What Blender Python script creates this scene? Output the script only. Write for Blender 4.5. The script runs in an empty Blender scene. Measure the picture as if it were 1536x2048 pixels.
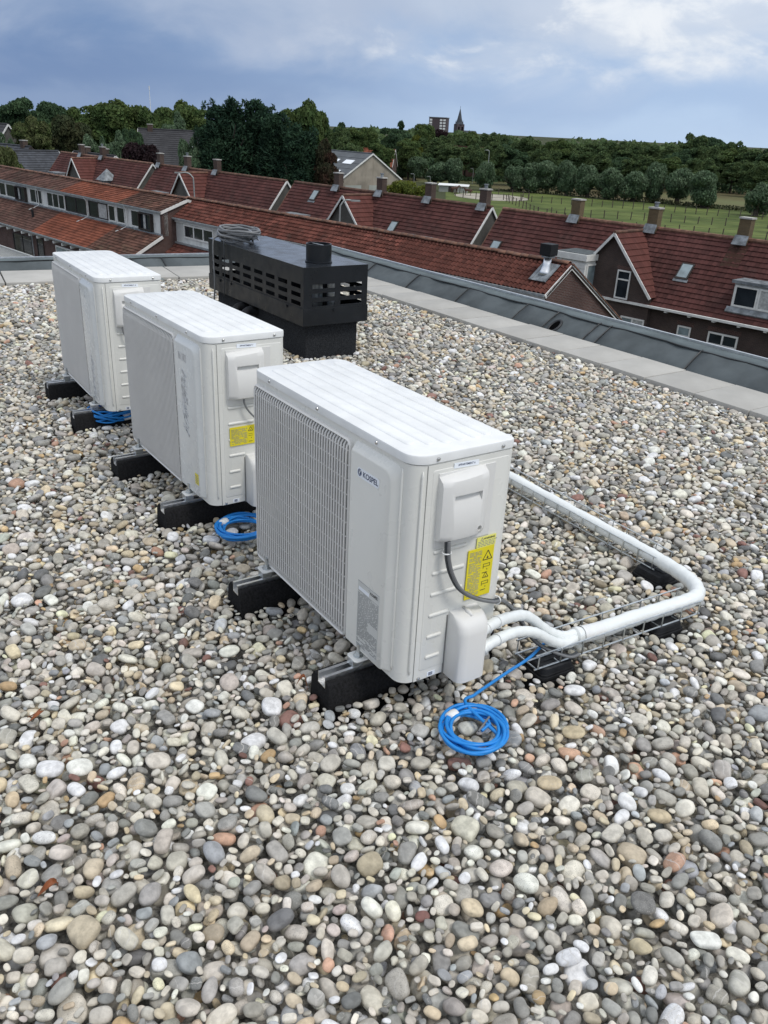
import bpy, math, random
import numpy as np
from mathutils import Vector, Matrix
R = math.radians
scene = bpy.context.scene
COL = scene.collection

# ------------------------------------------------------------------ camera
cam_d = bpy.data.cameras.new('camera'); cam = bpy.data.objects.new('camera', cam_d); COL.objects.link(cam)
PITCH, ROLL, EYE = 0.4328, 0.05, 1.7
_f = Vector((0, math.cos(PITCH), -math.sin(PITCH))); _r = Vector((1, 0, 0)); _u = Vector((0, math.sin(PITCH), math.cos(PITCH)))
_cr, _sr = math.cos(ROLL), math.sin(ROLL)
_R = _r*_cr+_u*_sr; _U = _u*_cr-_r*_sr
cam.matrix_world = Matrix(((_R.x, _U.x, -_f.x, 0), (_R.y, _U.y, -_f.y, 0), (_R.z, _U.z, -_f.z, EYE), (0, 0, 0, 1)))
cam_d.sensor_fit = 'HORIZONTAL'; cam_d.sensor_width = 36; cam_d.lens = 36*1664.9/1536
cam_d.clip_start = 0.05; cam_d.clip_end = 12000
scene.camera = cam

# ------------------------------------------------------------------ exposure, sun, sky
scene.view_settings.view_transform = 'Standard'; scene.view_settings.look = 'None'
scene.view_settings.exposure = 0.12; scene.view_settings.gamma = 1
SUN_EL, SUN_AZ = R(58), R(128)          # azimuth clockwise from +Y: behind the camera, to the right
sd = bpy.data.lights.new('sun', 'SUN'); sun = bpy.data.objects.new('sun', sd); COL.objects.link(sun)
sd.energy = 1.4; sd.angle = R(14); sd.color = (1, .965, .91)
_sv = Vector((math.sin(SUN_AZ)*math.cos(SUN_EL), math.cos(SUN_AZ)*math.cos(SUN_EL), math.sin(SUN_EL)))
sun.rotation_euler = _sv.to_track_quat('Z', 'Y').to_euler()

class NT:
    """small helper round a node tree"""
    def __init__(s, tree): s.t = tree; s.n = tree.nodes; s.l = tree.links
    def put(s, inp, v):
        if isinstance(v, bpy.types.NodeSocket): s.l.new(v, inp)
        elif v is not None:
            if inp.type == 'RGBA' and not hasattr(v, '__len__'): v = (v, v, v, 1)
            elif inp.type == 'RGBA' and len(v) == 3: v = (*v, 1)
            inp.default_value = v
    def new(s, kind, **kw):
        n = s.n.new(kind)
        for k, v in kw.items(): setattr(n, k, v)
        return n
    def math(s, op, a, b=None, clamp=False):
        n = s.new('ShaderNodeMath', operation=op, use_clamp=clamp); s.put(n.inputs[0], a)
        if b is not None: s.put(n.inputs[1], b)
        return n.outputs[0]
    def vmath(s, op, a, b=None):
        n = s.new('ShaderNodeVectorMath', operation=op); s.put(n.inputs[0], a)
        if b is not None: s.put(n.inputs[1], b)
        return n.outputs[0]
    def mix(s, f, a, b, blend='MIX'):
        n = s.new('ShaderNodeMix', data_type='RGBA', blend_type=blend); s.put(n.inputs[0], f); s.put(n.inputs[6], a); s.put(n.inputs[7], b)
        return n.outputs[2]
    def maprange(s, v, a, b, c=0., d=1., smooth=True):
        n = s.new('ShaderNodeMapRange', interpolation_type='SMOOTHSTEP' if smooth else 'LINEAR')
        for i, x in enumerate((v, a, b, c, d)): s.put(n.inputs[i], x)
        return n.outputs[0]
    def noise(s, vec, scale, detail=3, rough=.55, dist=0.):
        n = s.new('ShaderNodeTexNoise'); s.put(n.inputs['Vector'], vec)
        n.inputs['Scale'].default_value = scale; n.inputs['Detail'].default_value = detail
        n.inputs['Roughness'].default_value = rough; n.inputs['Distortion'].default_value = dist
        return n.outputs['Fac']
    def ramp(s, v, stops, interp='LINEAR'):
        n = s.new('ShaderNodeValToRGB'); s.put(n.inputs[0], v); e = n.color_ramp; e.interpolation = interp
        while len(e.elements) < len(stops): e.elements.new(.5)
        for el, (p, c) in zip(e.elements, stops):
            el.position = p; el.color = (*c, 1) if len(c) == 3 else c
        return n.outputs[0]

world = bpy.data.worlds.new('World'); scene.world = world; world.use_nodes = True
w = NT(world.node_tree); w.n.clear()
tc = w.new('ShaderNodeTexCoord'); gen = tc.outputs['Generated']
sep = w.new('ShaderNodeSeparateXYZ'); w.l.new(gen, sep.inputs[0]); dx, dy, dz = sep.outputs
sky = w.new('ShaderNodeTexSky', sky_type='NISHITA'); sky.sun_disc = False; sky.sun_elevation = SUN_EL; sky.sun_rotation = SUN_AZ
sky.altitude = 10; sky.air_density = 1.2; sky.dust_density = 2.5
def cloud(off, k, scale, detail=6, rough=.55, dist=.3): return w.noise(w.vmath('ADD', w.vmath('MULTIPLY', gen, (1, 1, k)), off), scale, detail, rough, dist)
n_big = cloud((2.0, .4, .7), 2.0, 3.2, 3, .5)
n_mid = cloud((3.1, 7.7, 2.2), 2.2, 6.5, 6, .52)
n_fine = cloud((11.3, 1.7, 5.0), 1.7, 13.0, 7, .58, .5)
soft = w.math('SUBTRACT', n_mid, .5)
west = w.maprange(w.math('ADD', dx, w.math('MULTIPLY', w.math('SUBTRACT', n_big, .5), .5)), -.34, .30, 1, 0)     # storm side
up = w.math('ADD', dz, w.math('MULTIPLY', soft, .12))
c_low = w.mix(west, (.50, .65, .87), (.25, .35, .55))
c_band = w.mix(west, (.39, .54, .79), (.145, .245, .465))
c_high = w.mix(west, (.58, .66, .80), (.33, .415, .59))
c = w.mix(w.maprange(up, .005, .05), c_low, c_band)
c = w.mix(w.maprange(up, .06, .12), c, c_high)
# grey lumps, then lit cloud edges that open up on the bright side
lump = w.maprange(n_mid, .40, .66)
c = w.mix(w.math('MULTIPLY', lump, w.maprange(up, .03, .10, .08, .42)), c, w.mix(west, (.72, .78, .88), (.40, .48, .66)))
dark = w.maprange(n_big, .46, .64)
c = w.mix(w.math('MULTIPLY', dark, w.maprange(up, .06, .12, 0, .45)), c, (.34, .41, .58))
puff = w.maprange(w.math('ADD', w.math('MULTIPLY', n_fine, .5), w.math('MULTIPLY', n_mid, .5)), .515, .66)
puff = w.math('MULTIPLY', puff, w.math('MULTIPLY', w.maprange(up, .05, .10), w.maprange(west, .70, .20, .05, 1.0)))
c = w.mix(w.math('MULTIPLY', puff, .80), c, (.92, .94, .97))
c = w.mix(w.maprange(dz, .16, .5), c, w.mix(w.maprange(n_mid, .35, .7), (.66, .73, .85), (1.0, 1.01, 1.03)))
c = w.mix(w.maprange(dz, -.02, -.10), c, (.10, .11, .09))
c = w.vmath('MULTIPLY', c, (10., 10., 10.))
c = w.mix(.12, c, sky.outputs[0])
bg = w.new('ShaderNodeBackground'); w.l.new(c, bg.inputs[0]); bg.inputs[1].default_value = .1
out = w.new('ShaderNodeOutputWorld'); w.l.new(bg.outputs[0], out.inputs[0])

# ------------------------------------------------------------------ materials
MATS = {}
def pm(name, base, rough=.6, metal=0., var=.12, vscale=6., bump=0., bscale=60., spec=.5, tint=None, attr=None, attr_amt=.35, rnd=0., detail=4, coat=0., streak=None):
    m = bpy.data.materials.new(name); m.use_nodes = True; t = NT(m.node_tree); b = t.n['Principled BSDF']
    tcn = t.new('ShaderNodeTexCoord'); ob = tcn.outputs['Object']
    nz = t.noise(ob, vscale, detail)
    dark = tuple(max(0, x*(1-var)) for x in base); lite = tuple(min(1, x*(1+var)) for x in (tint or base))
    col = t.mix(t.maprange(nz, .3, .7), dark, lite)
    if streak:
        st = t.noise(t.vmath('MULTIPLY', ob, streak[1]), 1.0, 4, .65)
        col = t.mix(t.math('MULTIPLY', t.maprange(st, .5, .75), streak[2]), col, streak[0])
    if attr:
        a = t.new('ShaderNodeAttribute', attribute_name=attr)
        k = t.maprange(a.outputs['Fac'], 0, 1, 1-attr_amt, 1+attr_amt, smooth=False)
        col = t.vmath('SCALE', col); t.l.new(k, col.node.inputs['Scale'])
    if rnd:
        oi = t.new('ShaderNodeObjectInfo'); k = t.maprange(oi.outputs['Random'], 0, 1, 1-rnd, 1+rnd, smooth=False)
        col = t.vmath('SCALE', col); t.l.new(k, col.node.inputs['Scale'])
    t.put(b.inputs['Base Color'], col)
    rn = t.noise(ob, vscale*2.7, 3)
    t.put(b.inputs['Roughness'], t.maprange(rn, .25, .75, max(0.02, rough-.1), min(1, rough+.1)))
    b.inputs['Metallic'].default_value = metal; b.inputs['Specular IOR Level'].default_value = spec
    if coat: b.inputs['Coat Weight'].default_value = coat; b.inputs['Coat Roughness'].default_value = .15
    if bump:
        bn = t.new('ShaderNodeBump'); bn.inputs['Strength'].default_value = 1; bn.inputs['Distance'].default_value = bump
        t.put(bn.inputs['Height'], t.noise(ob, bscale, 4)); t.l.new(bn.outputs[0], b.inputs['Normal'])
    MATS[name] = m
    return m

def brick_mat(name, c1, c2, mortar, scale=1.):
    m = bpy.data.materials.new(name); m.use_nodes = True; t = NT(m.node_tree); b = t.n['Principled BSDF']
    tcn = t.new('ShaderNodeTexCoord'); sp = t.new('ShaderNodeSeparateXYZ'); t.l.new(tcn.outputs['Object'], sp.inputs[0])
    cb = t.new('ShaderNodeCombineXYZ'); t.put(cb.inputs[0], t.math('ADD', sp.outputs[0], sp.outputs[1])); t.put(cb.inputs[1], sp.outputs[2])
    bt = t.new('ShaderNodeTexBrick'); t.l.new(cb.outputs[0], bt.inputs['Vector'])
    bt.inputs['Scale'].default_value = scale; bt.inputs['Brick Width'].default_value = .22; bt.inputs['Row Height'].default_value = .066
    bt.inputs['Mortar Size'].default_value = .008; t.put(bt.inputs['Color1'], c1); t.put(bt.inputs['Color2'], c2); t.put(bt.inputs['Mortar'], mortar)
    nz = t.noise(tcn.outputs['Object'], .9, 5)
    col = t.mix(t.maprange(nz, .35, .7, 0, .45), bt.outputs['Color'], tuple(x*.55 for x in c1))
    t.put(b.inputs['Base Color'], col); b.inputs['Roughness'].default_value = .9
    bp = t.new('ShaderNodeBump'); bp.inputs['Distance'].default_value = .01; bp.invert = True; t.l.new(bt.outputs['Fac'], bp.inputs['Height']); t.l.new(bp.outputs[0], b.inputs['Normal'])
    MATS[name] = m

pm('casing', (.752, .750, .705), .31, var=.02, vscale=3, bump=.0004, bscale=9, spec=.5)
pm('casing_film', (.70, .715, .70), .22, var=.03, vscale=7, bump=.0022, bscale=11, spec=.5)
pm('cover_top', (.80, .81, .80), .42, var=.05, vscale=9, bump=.0003, bscale=25, streak=((.70, .71, .69), (9, 22, 9), .15))
pm('plastic', (.73, .725, .70), .5, var=.02, vscale=5, bump=.0002, bscale=300)
pm('grille', (.70, .69, .665), .5, var=.03)
pm('grille_back', (.30, .30, .29), .8, var=.35, vscale=9)
pm('dark_gap', (.004, .004, .004), 1., spec=0.)  # flat black painted in place of shade inside gaps and openings
pm('joint', (.20, .20, .19), .8)
pm('screw', (.55, .55, .54), .3, 1.)
pm('zinc', (.62, .65, .66), .38, 1., var=.15, vscale=40)
pm('alu', (.78, .79, .80), .38, 1., var=.08, vscale=20)
pm('white_paint', (.78, .79, .77), .5, var=.04)
pm('white_wood', (.74, .74, .71), .6, var=.10, vscale=2.5)
pm('old_white', (.62, .63, .61), .7, var=.2, vscale=1.2)
pm('label_white', (.86, .90, .95), .4, var=.01)
pm('ink_blue', (.04, .06, .13), .6)
pm('ink_black', (.03, .03, .03), .6)
pm('ink_grey', (.27, .275, .27), .6, var=.2)
pm('patch_grey', (.52, .53, .53), .35, var=.35, vscale=40)
pm('plate_grey', (.60, .61, .59), .4, var=.05)
pm('yellow', (.82, .70, .02), .45, var=.05)
pm('yellow_pale', (.83, .80, .20), .45, var=.05)
pm('rubber', (.011, .011, .012), .92, var=.5, vscale=120, bump=.0012, bscale=260, spec=.25)
pm('foot_plastic', (.012, .013, .015), .6, var=.3, vscale=30, spec=.3)
pm('blue_cable', (.012, .235, .66), .45, var=.06, vscale=20)
pm('black_cable', (.035, .04, .045), .45, var=.1)
pm('grey_cable', (.17, .175, .18), .5, var=.1, vscale=20)
pm('tape_white', (.80, .81, .80), .35, var=.04, bump=.001, bscale=60)
pm('lagging', (.80, .83, .82), .42, var=.03, vscale=8, bump=.0026, bscale=34, spec=.5)
pm('chimney_metal', (.010, .012, .015), .36, var=.12, vscale=4, spec=.32, streak=((.03, .033, .036), (5, 5, 5), .3))
pm('chimney_lid', (.022, .026, .032), .22, var=.25, vscale=3, spec=.6, bump=.0008, bscale=7)  # sky reflection put partly into the base: paler, bluer and glossier than the sides
pm('chimney_felt', (.022, .024, .027), .95, var=.6, vscale=160, bump=.002, bscale=240, spec=.2)
pm('bitumen', (.090, .105, .111), .82, var=.22, vscale=3.2, bump=.0015, bscale=170, spec=.3, streak=((.11, .13, .133), (2.5, 2.5, 2.5), .35))
pm('bitumen_top', (.11, .135, .142), .8, var=.2, vscale=4, bump=.0015, bscale=170, spec=.3)
pm('bitumen_seam', (.02, .022, .025), .55, var=.2)
pm('concrete', (.43, .42, .39), .9, var=.10, vscale=2.6, bump=.0008, bscale=120, rnd=.07, streak=((.30, .29, .26), (1.2, 1.2, 1.2), .4))
pm('roof_deck', (.27, .26, .235), .95, var=.6, vscale=70, bump=.006, bscale=90)
pm('leaf_dry', (.26, .075, .02), .6, var=.3, vscale=30)
# neighbourhood
pm('tile_near', (.120, .043, .032), .85, spec=.2, var=.32, vscale=1.3, rnd=.30, streak=((.07, .05, .04), (1.4, 1.4, 1.4), .55))
pm('tile_near_j', (.120, .043, .032), .85, spec=.2, var=.32, vscale=1.3, attr='tcol', attr_amt=.32, streak=((.07, .05, .04), (1.4, 1.4, 1.4), .55))
pm('tile_orange', (.175, .058, .034), .85, spec=.2, var=.25, vscale=.7, attr='tcol', attr_amt=.25, streak=((.15, .05, .03), (.9, .9, .9), .5))
pm('tile_brown', (.088, .046, .036), .85, spec=.2, var=.35, vscale=.6, attr='tcol', attr_amt=.35, streak=((.075, .066, .05), (.8, .8, .8), .7))
pm('tile_moss', (.095, .047, .034), .85, spec=.2, var=.4, vscale=.9, attr='tcol', attr_amt=.4, streak=((.085, .072, .045), (1.3, 1.3, 1.3), .75))
pm('tile_dark', (.084, .033, .029), .85, spec=.2, var=.22, vscale=.4, attr='tcol', attr_amt=.22, streak=((.05, .034, .03), (.5, .5, .5), .5))
pm('tile_dark_red', (.108, .040, .033), .85, spec=.2, var=.12, vscale=.5, attr='tcol', attr_amt=.14)
pm('tile_slate', (.045, .050, .060), .7, var=.2, vscale=.4, attr='tcol', attr_amt=.25)
pm('tile_farm', (.042, .042, .046), .85, var=.25, vscale=.25, attr='tcol', attr_amt=.15)
pm('ridge_tile', (.145, .075, .050), .85, var=.4, vscale=3, rnd=.3)
brick_mat('brick_brown', (.060, .040, .034), (.085, .055, .045), (.10, .09, .085))
brick_mat('brick_red', (.075, .034, .026), (.11, .05, .038), (.17, .15, .14))
brick_mat('brick_chimney', (.135, .095, .045), (.18, .125, .058), (.13, .115, .09))
brick_mat('brick_chimney_red', (.085, .052, .040), (.11, .068, .052), (.11, .10, .09))
brick_mat('brick_grey', (.105, .10, .09), (.13, .125, .112), (.12, .118, .11))
pm('lead', (.20, .22, .235), .6, .2, var=.4, vscale=3)
pm('glass_dark', (.022, .028, .034), .06, var=.3, vscale=1.2, spec=.6)
pm('glass_pale', (.24, .30, .32), .12, var=.25, vscale=1.5, spec=.6)
pm('curtain', (.42, .43, .42), .8, var=.25, vscale=8)
pm('wood_dark', (.030, .022, .018), .6, var=.3)
pm('zinc_gutter', (.33, .35, .36), .5, .4, var=.2)
pm('barn_sheet', (.30, .265, .215), .8, var=.25, vscale=.35, streak=((.20, .165, .125), (.9, .9, .12), .6))
pm('barn_roof', (.095, .105, .115), .75, var=.15, vscale=.5)
pm('barn_door', (.34, .36, .33), .8, var=.15, vscale=.4)
pm('tower_brick', (.085, .065, .07), .9, var=.15)
pm('spire_slate', (.05, .058, .070), .8, var=.2, vscale=.1)
pm('post_wood', (.075, .06, .048), .9, var=.3)
pm('lamp_metal', (.30, .32, .31), .5, .3, var=.1)
pm('bark', (.055, .045, .035), .95, var=.3, vscale=2)
pm('horse_coat', (.07, .032, .018), .7, var=.2)
pm('ground_far', (.038, .052, .024), 1., var=.4, vscale=.012, tint=(.060, .066, .032), spec=.1)
pm('meadow', (.080, .112, .034), 1., var=.22, vscale=.09, tint=(.108, .135, .042), spec=.1)
pm('hay_field', (.155, .125, .070), 1., var=.3, vscale=.03, tint=(.10, .11, .05), spec=.1)
pm('garden', (.06, .07, .035), 1., var=.5, vscale=.25, tint=(.12, .11, .08), spec=.1)
pm('sand', (.36, .33, .27), 1., var=.2, vscale=.3)

def leaf_mat(name, base, var=.45, hue=None):
    m = bpy.data.materials.new(name); m.use_nodes = True; t = NT(m.node_tree); b = t.n['Principled BSDF']
    g = t.new('ShaderNodeNewGeometry'); tcn = t.new('ShaderNodeTexCoord')
    k = t.maprange(g.outputs['Random Per Island'], 0, 1, 1-var, 1+var, smooth=False)
    nz = t.noise(tcn.outputs['Object'], .55, 2)
    col = t.mix(t.maprange(nz, .35, .65), base, hue or tuple(x*.75 for x in base))
    col = t.vmath('SCALE', col); t.l.new(k, col.node.inputs['Scale'])
    t.put(b.inputs['Base Color'], col); b.inputs['Roughness'].default_value = .75; b.inputs['Specular IOR Level'].default_value = .2
    tr = t.new('ShaderNodeBsdfTranslucent'); t.put(tr.inputs['Color'], col); mx = t.new('ShaderNodeMixShader'); mx.inputs[0].default_value = .35
    t.l.new(b.outputs[0], mx.inputs[1]); t.l.new(tr.outputs[0], mx.inputs[2]); t.l.new(mx.outputs[0], t.n['Material Output'].inputs['Surface'])
    MATS[name] = m
leaf_mat('leaf_mid', (0.075, 0.125, 0.043), hue=(0.100, 0.140, 0.045))
leaf_mat('leaf_dark', (0.052, 0.095, 0.049), hue=(0.071, 0.121, 0.055))
leaf_mat('leaf_conifer', (0.025, 0.057, 0.035), var=.55, hue=(0.039, 0.080, 0.043))
leaf_mat('leaf_light', (0.081, 0.112, 0.037), hue=(0.112, 0.125, 0.053))
leaf_mat('leaf_willow', (.100, .160, .088), hue=(.140, .200, .118))
leaf_mat('leaf_belt', (0.075, 0.123, 0.052), hue=(0.106, 0.149, 0.057))
leaf_mat('leaf_brown', (0.069, 0.073, 0.033), hue=(0.056, 0.075, 0.035))
leaf_mat('leaf_purple', (0.026, 0.016, 0.019), hue=(0.036, 0.020, 0.022))
leaf_mat('leaf_redbrown', (0.069, 0.037, 0.025), hue=(0.044, 0.050, 0.025))
leaf_mat('leaf_yellow', (0.163, 0.175, 0.027), hue=(0.112, 0.144, 0.031))

# ------------------------------------------------------------------ mesh helpers
class MB:
    def __init__(s): s.v = []; s.f = []; s.a = []
    def add(s, vs, fs, val=0.):
        k = len(s.v); s.v += [tuple(p) for p in vs]; s.f += [tuple(i+k for i in q) for q in fs]; s.a += [val]*len(fs); return s
    def box(s, x0, x1, y0, y1, z0, z1):
        return s.add([(x0, y0, z0), (x1, y0, z0), (x1, y1, z0), (x0, y1, z0), (x0, y0, z1), (x1, y0, z1), (x1, y1, z1), (x0, y1, z1)],
                     [(3, 2, 1, 0), (4, 5, 6, 7), (0, 1, 5, 4), (1, 2, 6, 5), (2, 3, 7, 6), (3, 0, 4, 7)])
    def obox(s, c, ax, ay, az):
        c = Vector(c); ax = Vector(ax); ay = Vector(ay); az = Vector(az)
        P = [c+i*ax+j*ay+k*az for k in (-1, 1) for i, j in ((-1, -1), (1, -1), (1, 1), (-1, 1))]
        fs = [(3, 2, 1, 0), (4, 5, 6, 7), (0, 1, 5, 4), (1, 2, 6, 5), (2, 3, 7, 6), (3, 0, 4, 7)]
        if ax.cross(ay).dot(az) < 0: fs = [q[::-1] for q in fs]
        return s.add(P, fs)
    def bar(s, p, q, w, h, up=(0, 0, 1)):
        p = Vector(p); q = Vector(q); d = q-p; u = Vector(up); sde = d.cross(u).normalized(); u2 = sde.cross(d).normalized()
        return s.obox((p+q)/2, d/2, sde*w/2, u2*h/2)
    def prism(s, poly, ext):
        n = len(poly); e = Vector(ext); P = [Vector(p) for p in poly]; Q = [p+e for p in P]
        nn = Vector((0, 0, 0))
        for i in range(n): nn += P[i].cross(P[(i+1) % n])
        fs = [tuple(range(n-1, -1, -1)), tuple(range(n, 2*n))]+[(i, (i+1) % n, n+(i+1) % n, n+i) for i in range(n)]
        if nn.dot(e) < 0: fs = [q[::-1] for q in fs]
        return s.add(P+Q, fs)
    def tube(s, pts, r, seg=8, closed=False, caps=True):
        P = [Vector(p) for p in pts]; n = len(P); rs = r if hasattr(r, '__len__') else [r]*n
        T = []
        for i in range(n):
            a = P[(i-1) % n] if (closed or i) else P[i]; b = P[(i+1) % n] if (closed or i < n-1) else P[i]
            T.append((b-a).normalized())
        u = T[0].orthogonal().normalized(); vs = []; fs = []
        for i in range(n):
            u = (u-T[i]*u.dot(T[i])).normalized(); w_ = T[i].cross(u)
            vs += [P[i]+rs[i]*(math.cos(2*math.pi*k/seg)*u+math.sin(2*math.pi*k/seg)*w_) for k in range(seg)]
        m = n if closed else n-1
        for i in range(m):
            j = (i+1) % n
            fs += [(i*seg+k, i*seg+(k+1) % seg, j*seg+(k+1) % seg, j*seg+k) for k in range(seg)]
        if caps and not closed: fs += [tuple(range(seg-1, -1, -1)), tuple((n-1)*seg+k for k in range(seg))]
        return s.add(vs, fs)
    def cyl(s, p, q, r, seg=16, r2=None): return s.tube([p, q], [r, r if r2 is None else r2], seg)
    def xform(s, M): s.v = [tuple(M @ Vector(p)) for p in s.v]; return s
    def build(s, name, mat, parent=None, org=(0, 0, 0), smooth=False, bevel=0., seg=2, attr=False, angle=35):
        me = bpy.data.meshes.new(name); o_ = org
        me.from_pydata([(p[0]-o_[0], p[1]-o_[1], p[2]-o_[2]) for p in s.v], [], s.f); me.update()
        if attr:
            at = me.attributes.new('tcol', 'FLOAT', 'FACE'); at.data.foreach_set('value', np.array(s.a, dtype=np.float32))
        if smooth:
            me.polygons.foreach_set('use_smooth', [True]*len(me.polygons))
            if smooth != 'all': me.set_sharp_from_angle(angle=R(angle))
        me.materials.append(MATS[mat])
        ob = bpy.data.objects.new(name, me); COL.objects.link(ob)
        if parent is not None: ob.parent = parent
        if bevel:
            bm_ = ob.modifiers.new('bevel', 'BEVEL'); bm_.width = bevel; bm_.segments = seg; bm_.limit_method = 'ANGLE'; bm_.angle_limit = R(30)
            me.polygons.foreach_set('use_smooth', [True]*len(me.polygons)); bm_.harden_normals = True
        return ob

def tag(o, label=None, cat=None, group=None, kind=None):
    if label: o['label'] = label
    if cat: o['category'] = cat
    if group: o['group'] = group
    if kind: o['kind'] = kind
    return o
def empty(name, loc=(0, 0, 0), rz=0., label=None, cat=None, group=None, kind=None):
    o = bpy.data.objects.new(name, None); COL.objects.link(o); o.location = loc; o.rotation_euler = (0, 0, rz); o.empty_display_size = .1
    return tag(o, label, cat, group, kind)
def inst(src, name, parent, M=None, loc=None):
    o = bpy.data.objects.new(name, src.data); COL.objects.link(o); o.parent = parent
    if M is not None: o.matrix_local = M
    elif loc is not None: o.location = loc
    return o
def kids(o): return [c for c in bpy.data.objects if c.parent == o]
def spline(P, n=8, closed=False):
    P = [Vector(p) for p in P]; out = []; m = len(P)
    for i in range(m if closed else m-1):
        g = (lambda k: P[k % m]) if closed else (lambda k: P[max(0, min(m-1, k))])
        p0, p1, p2, p3 = g(i-1), g(i), g(i+1), g(i+2)
        for k in range(n):
            t = k/n
            out.append(.5*((2*p1)+(p2-p0)*t+(2*p0-5*p1+4*p2-p3)*t*t+(3*p1-p0-3*p2+p3)*t**3))
    if not closed: out.append(P[-1])
    return out
def text_mesh(txt, size, bold=False):
    cu = bpy.data.curves.new('t', 'FONT'); cu.body = txt; cu.size = size; cu.align_x = 'CENTER'; cu.align_y = 'CENTER'
    if bold: cu.offset = size*.022
    o = bpy.data.objects.new('t', cu); COL.objects.link(o); bpy.context.view_layer.update()
    me = bpy.data.meshes.new_from_object(o.evaluated_get(bpy.context.evaluated_depsgraph_get()))
    vs = [tuple(v.co) for v in me.vertices]; fs = [tuple(p.vertices) for p in me.polygons]
    bpy.data.objects.remove(o); bpy.data.curves.remove(cu); bpy.data.meshes.remove(me)
    return vs, fs
def rrect(x0, x1, y0, y1, r, n=5):
    """rounded rectangle, counter-clockwise; r = four radii for (x0,y0),(x1,y0),(x1,y1),(x0,y1)"""
    if not hasattr(r, '__len__'): r = (r,)*4
    P = []
    for (cx, cy, a0), q in zip(((x0, y0, 180), (x1, y0, 270), (x1, y1, 0), (x0, y1, 90)), r):
        sx = 1 if cx == x0 else -1; sy = 1 if cy == y0 else -1
        for k in range(n+1):
            a = R(a0+90*k/n); P.append((cx+sx*q+q*math.cos(a), cy+sy*q+q*math.sin(a)))
    return P
def loft(rings):
    """closed rings of equal length joined and capped"""
    m = MB(); n = len(rings[0]); vs = [p for r_ in rings for p in r_]; fs = []
    for i in range(len(rings)-1):
        fs += [(i*n+k, i*n+(k+1) % n, (i+1)*n+(k+1) % n, (i+1)*n+k) for k in range(n)]
    fs += [tuple(range(n-1, -1, -1)), tuple((len(rings)-1)*n+k for k in range(n))]
    return m.add(vs, fs)
# ------------------------------------------------------------------ the roof we stand on
RA = math.atan2(-.815, .579); A2 = (math.cos(RA), math.sin(RA)); B2 = (-math.sin(RA), math.cos(RA))
def ab(a, b, z=0.): return Vector((a*A2[0]+b*B2[0], a*A2[1]+b*B2[1], z))
def aline(b): return -9.239+.1255*(b-3.878)
GZ = -12.5                                   # street level
roofE = empty('flat_roof', (0, 0, GZ), RA, kind='structure')
m = MB(); m.prism([(aline(-9)-1.05, -9, 0), (6, -9, 0), (6, 6.06, 0), (aline(6.06)-1.05, 6.06, 0)], (0, 0, -GZ-.24)); m.build('building_body', 'brick_grey', roofE)
m = MB(); m.prism([(aline(-9)-.9, -8.9, -GZ-.070), (5.9, -8.9, -GZ-.070), (5.9, 5.9, -GZ-.070), (aline(5.9)-.9, 5.9, -GZ-.070)], (0, 0, .012)); m.build('roof_deck', 'roof_deck', roofE)

# --- paving tiles round the edge
pav = empty('tile_border', (0, 0, 0), RA, kind='structure')
rng = random.Random(3)
TP = .4485; TW = .50
mt = MB().box(-TP/2+.0045, TP/2-.0045, 0, TW, -.06, 0); proto = mt.build('paving_tile', 'concrete', pav, bevel=.004)
a0 = -7.0977-4*TP
for k in range(32):
    a = a0+k*TP+TP/2
    o = proto if k == 0 else inst(proto, 'paving_tile', pav)
    if k: 
        bm_ = o.modifiers.new('bevel', 'BEVEL'); bm_.width = .004; bm_.segments = 2
    o.location = (a, 5.185, .058+rng.uniform(-.003, .003)); o.rotation_euler = (rng.uniform(-.004, .004), rng.uniform(-.004, .004), rng.uniform(-.006, .006))
LANG = math.atan(-.1255)
TPL, TWL = .60, .74
ml = MB().box(-TWL, 0, -TPL/2+.0045, TPL/2-.0045, -.045, 0); protoL = ml.build('paving_tile', 'concrete', pav, bevel=.004)
b0 = 5.72
for k in range(22):
    b = b0-.64-k*TPL
    o = protoL if k == 0 else inst(protoL, 'paving_tile', pav)
    if k:
        bm_ = o.modifiers.new('bevel', 'BEVEL'); bm_.width = .004; bm_.segments = 2
    o.location = (aline(b), b, .055+rng.uniform(-.003, .003)); o.rotation_euler = (rng.uniform(-.004, .004), rng.uniform(-.004, .004), LANG+rng.uniform(-.006, .006))

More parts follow.
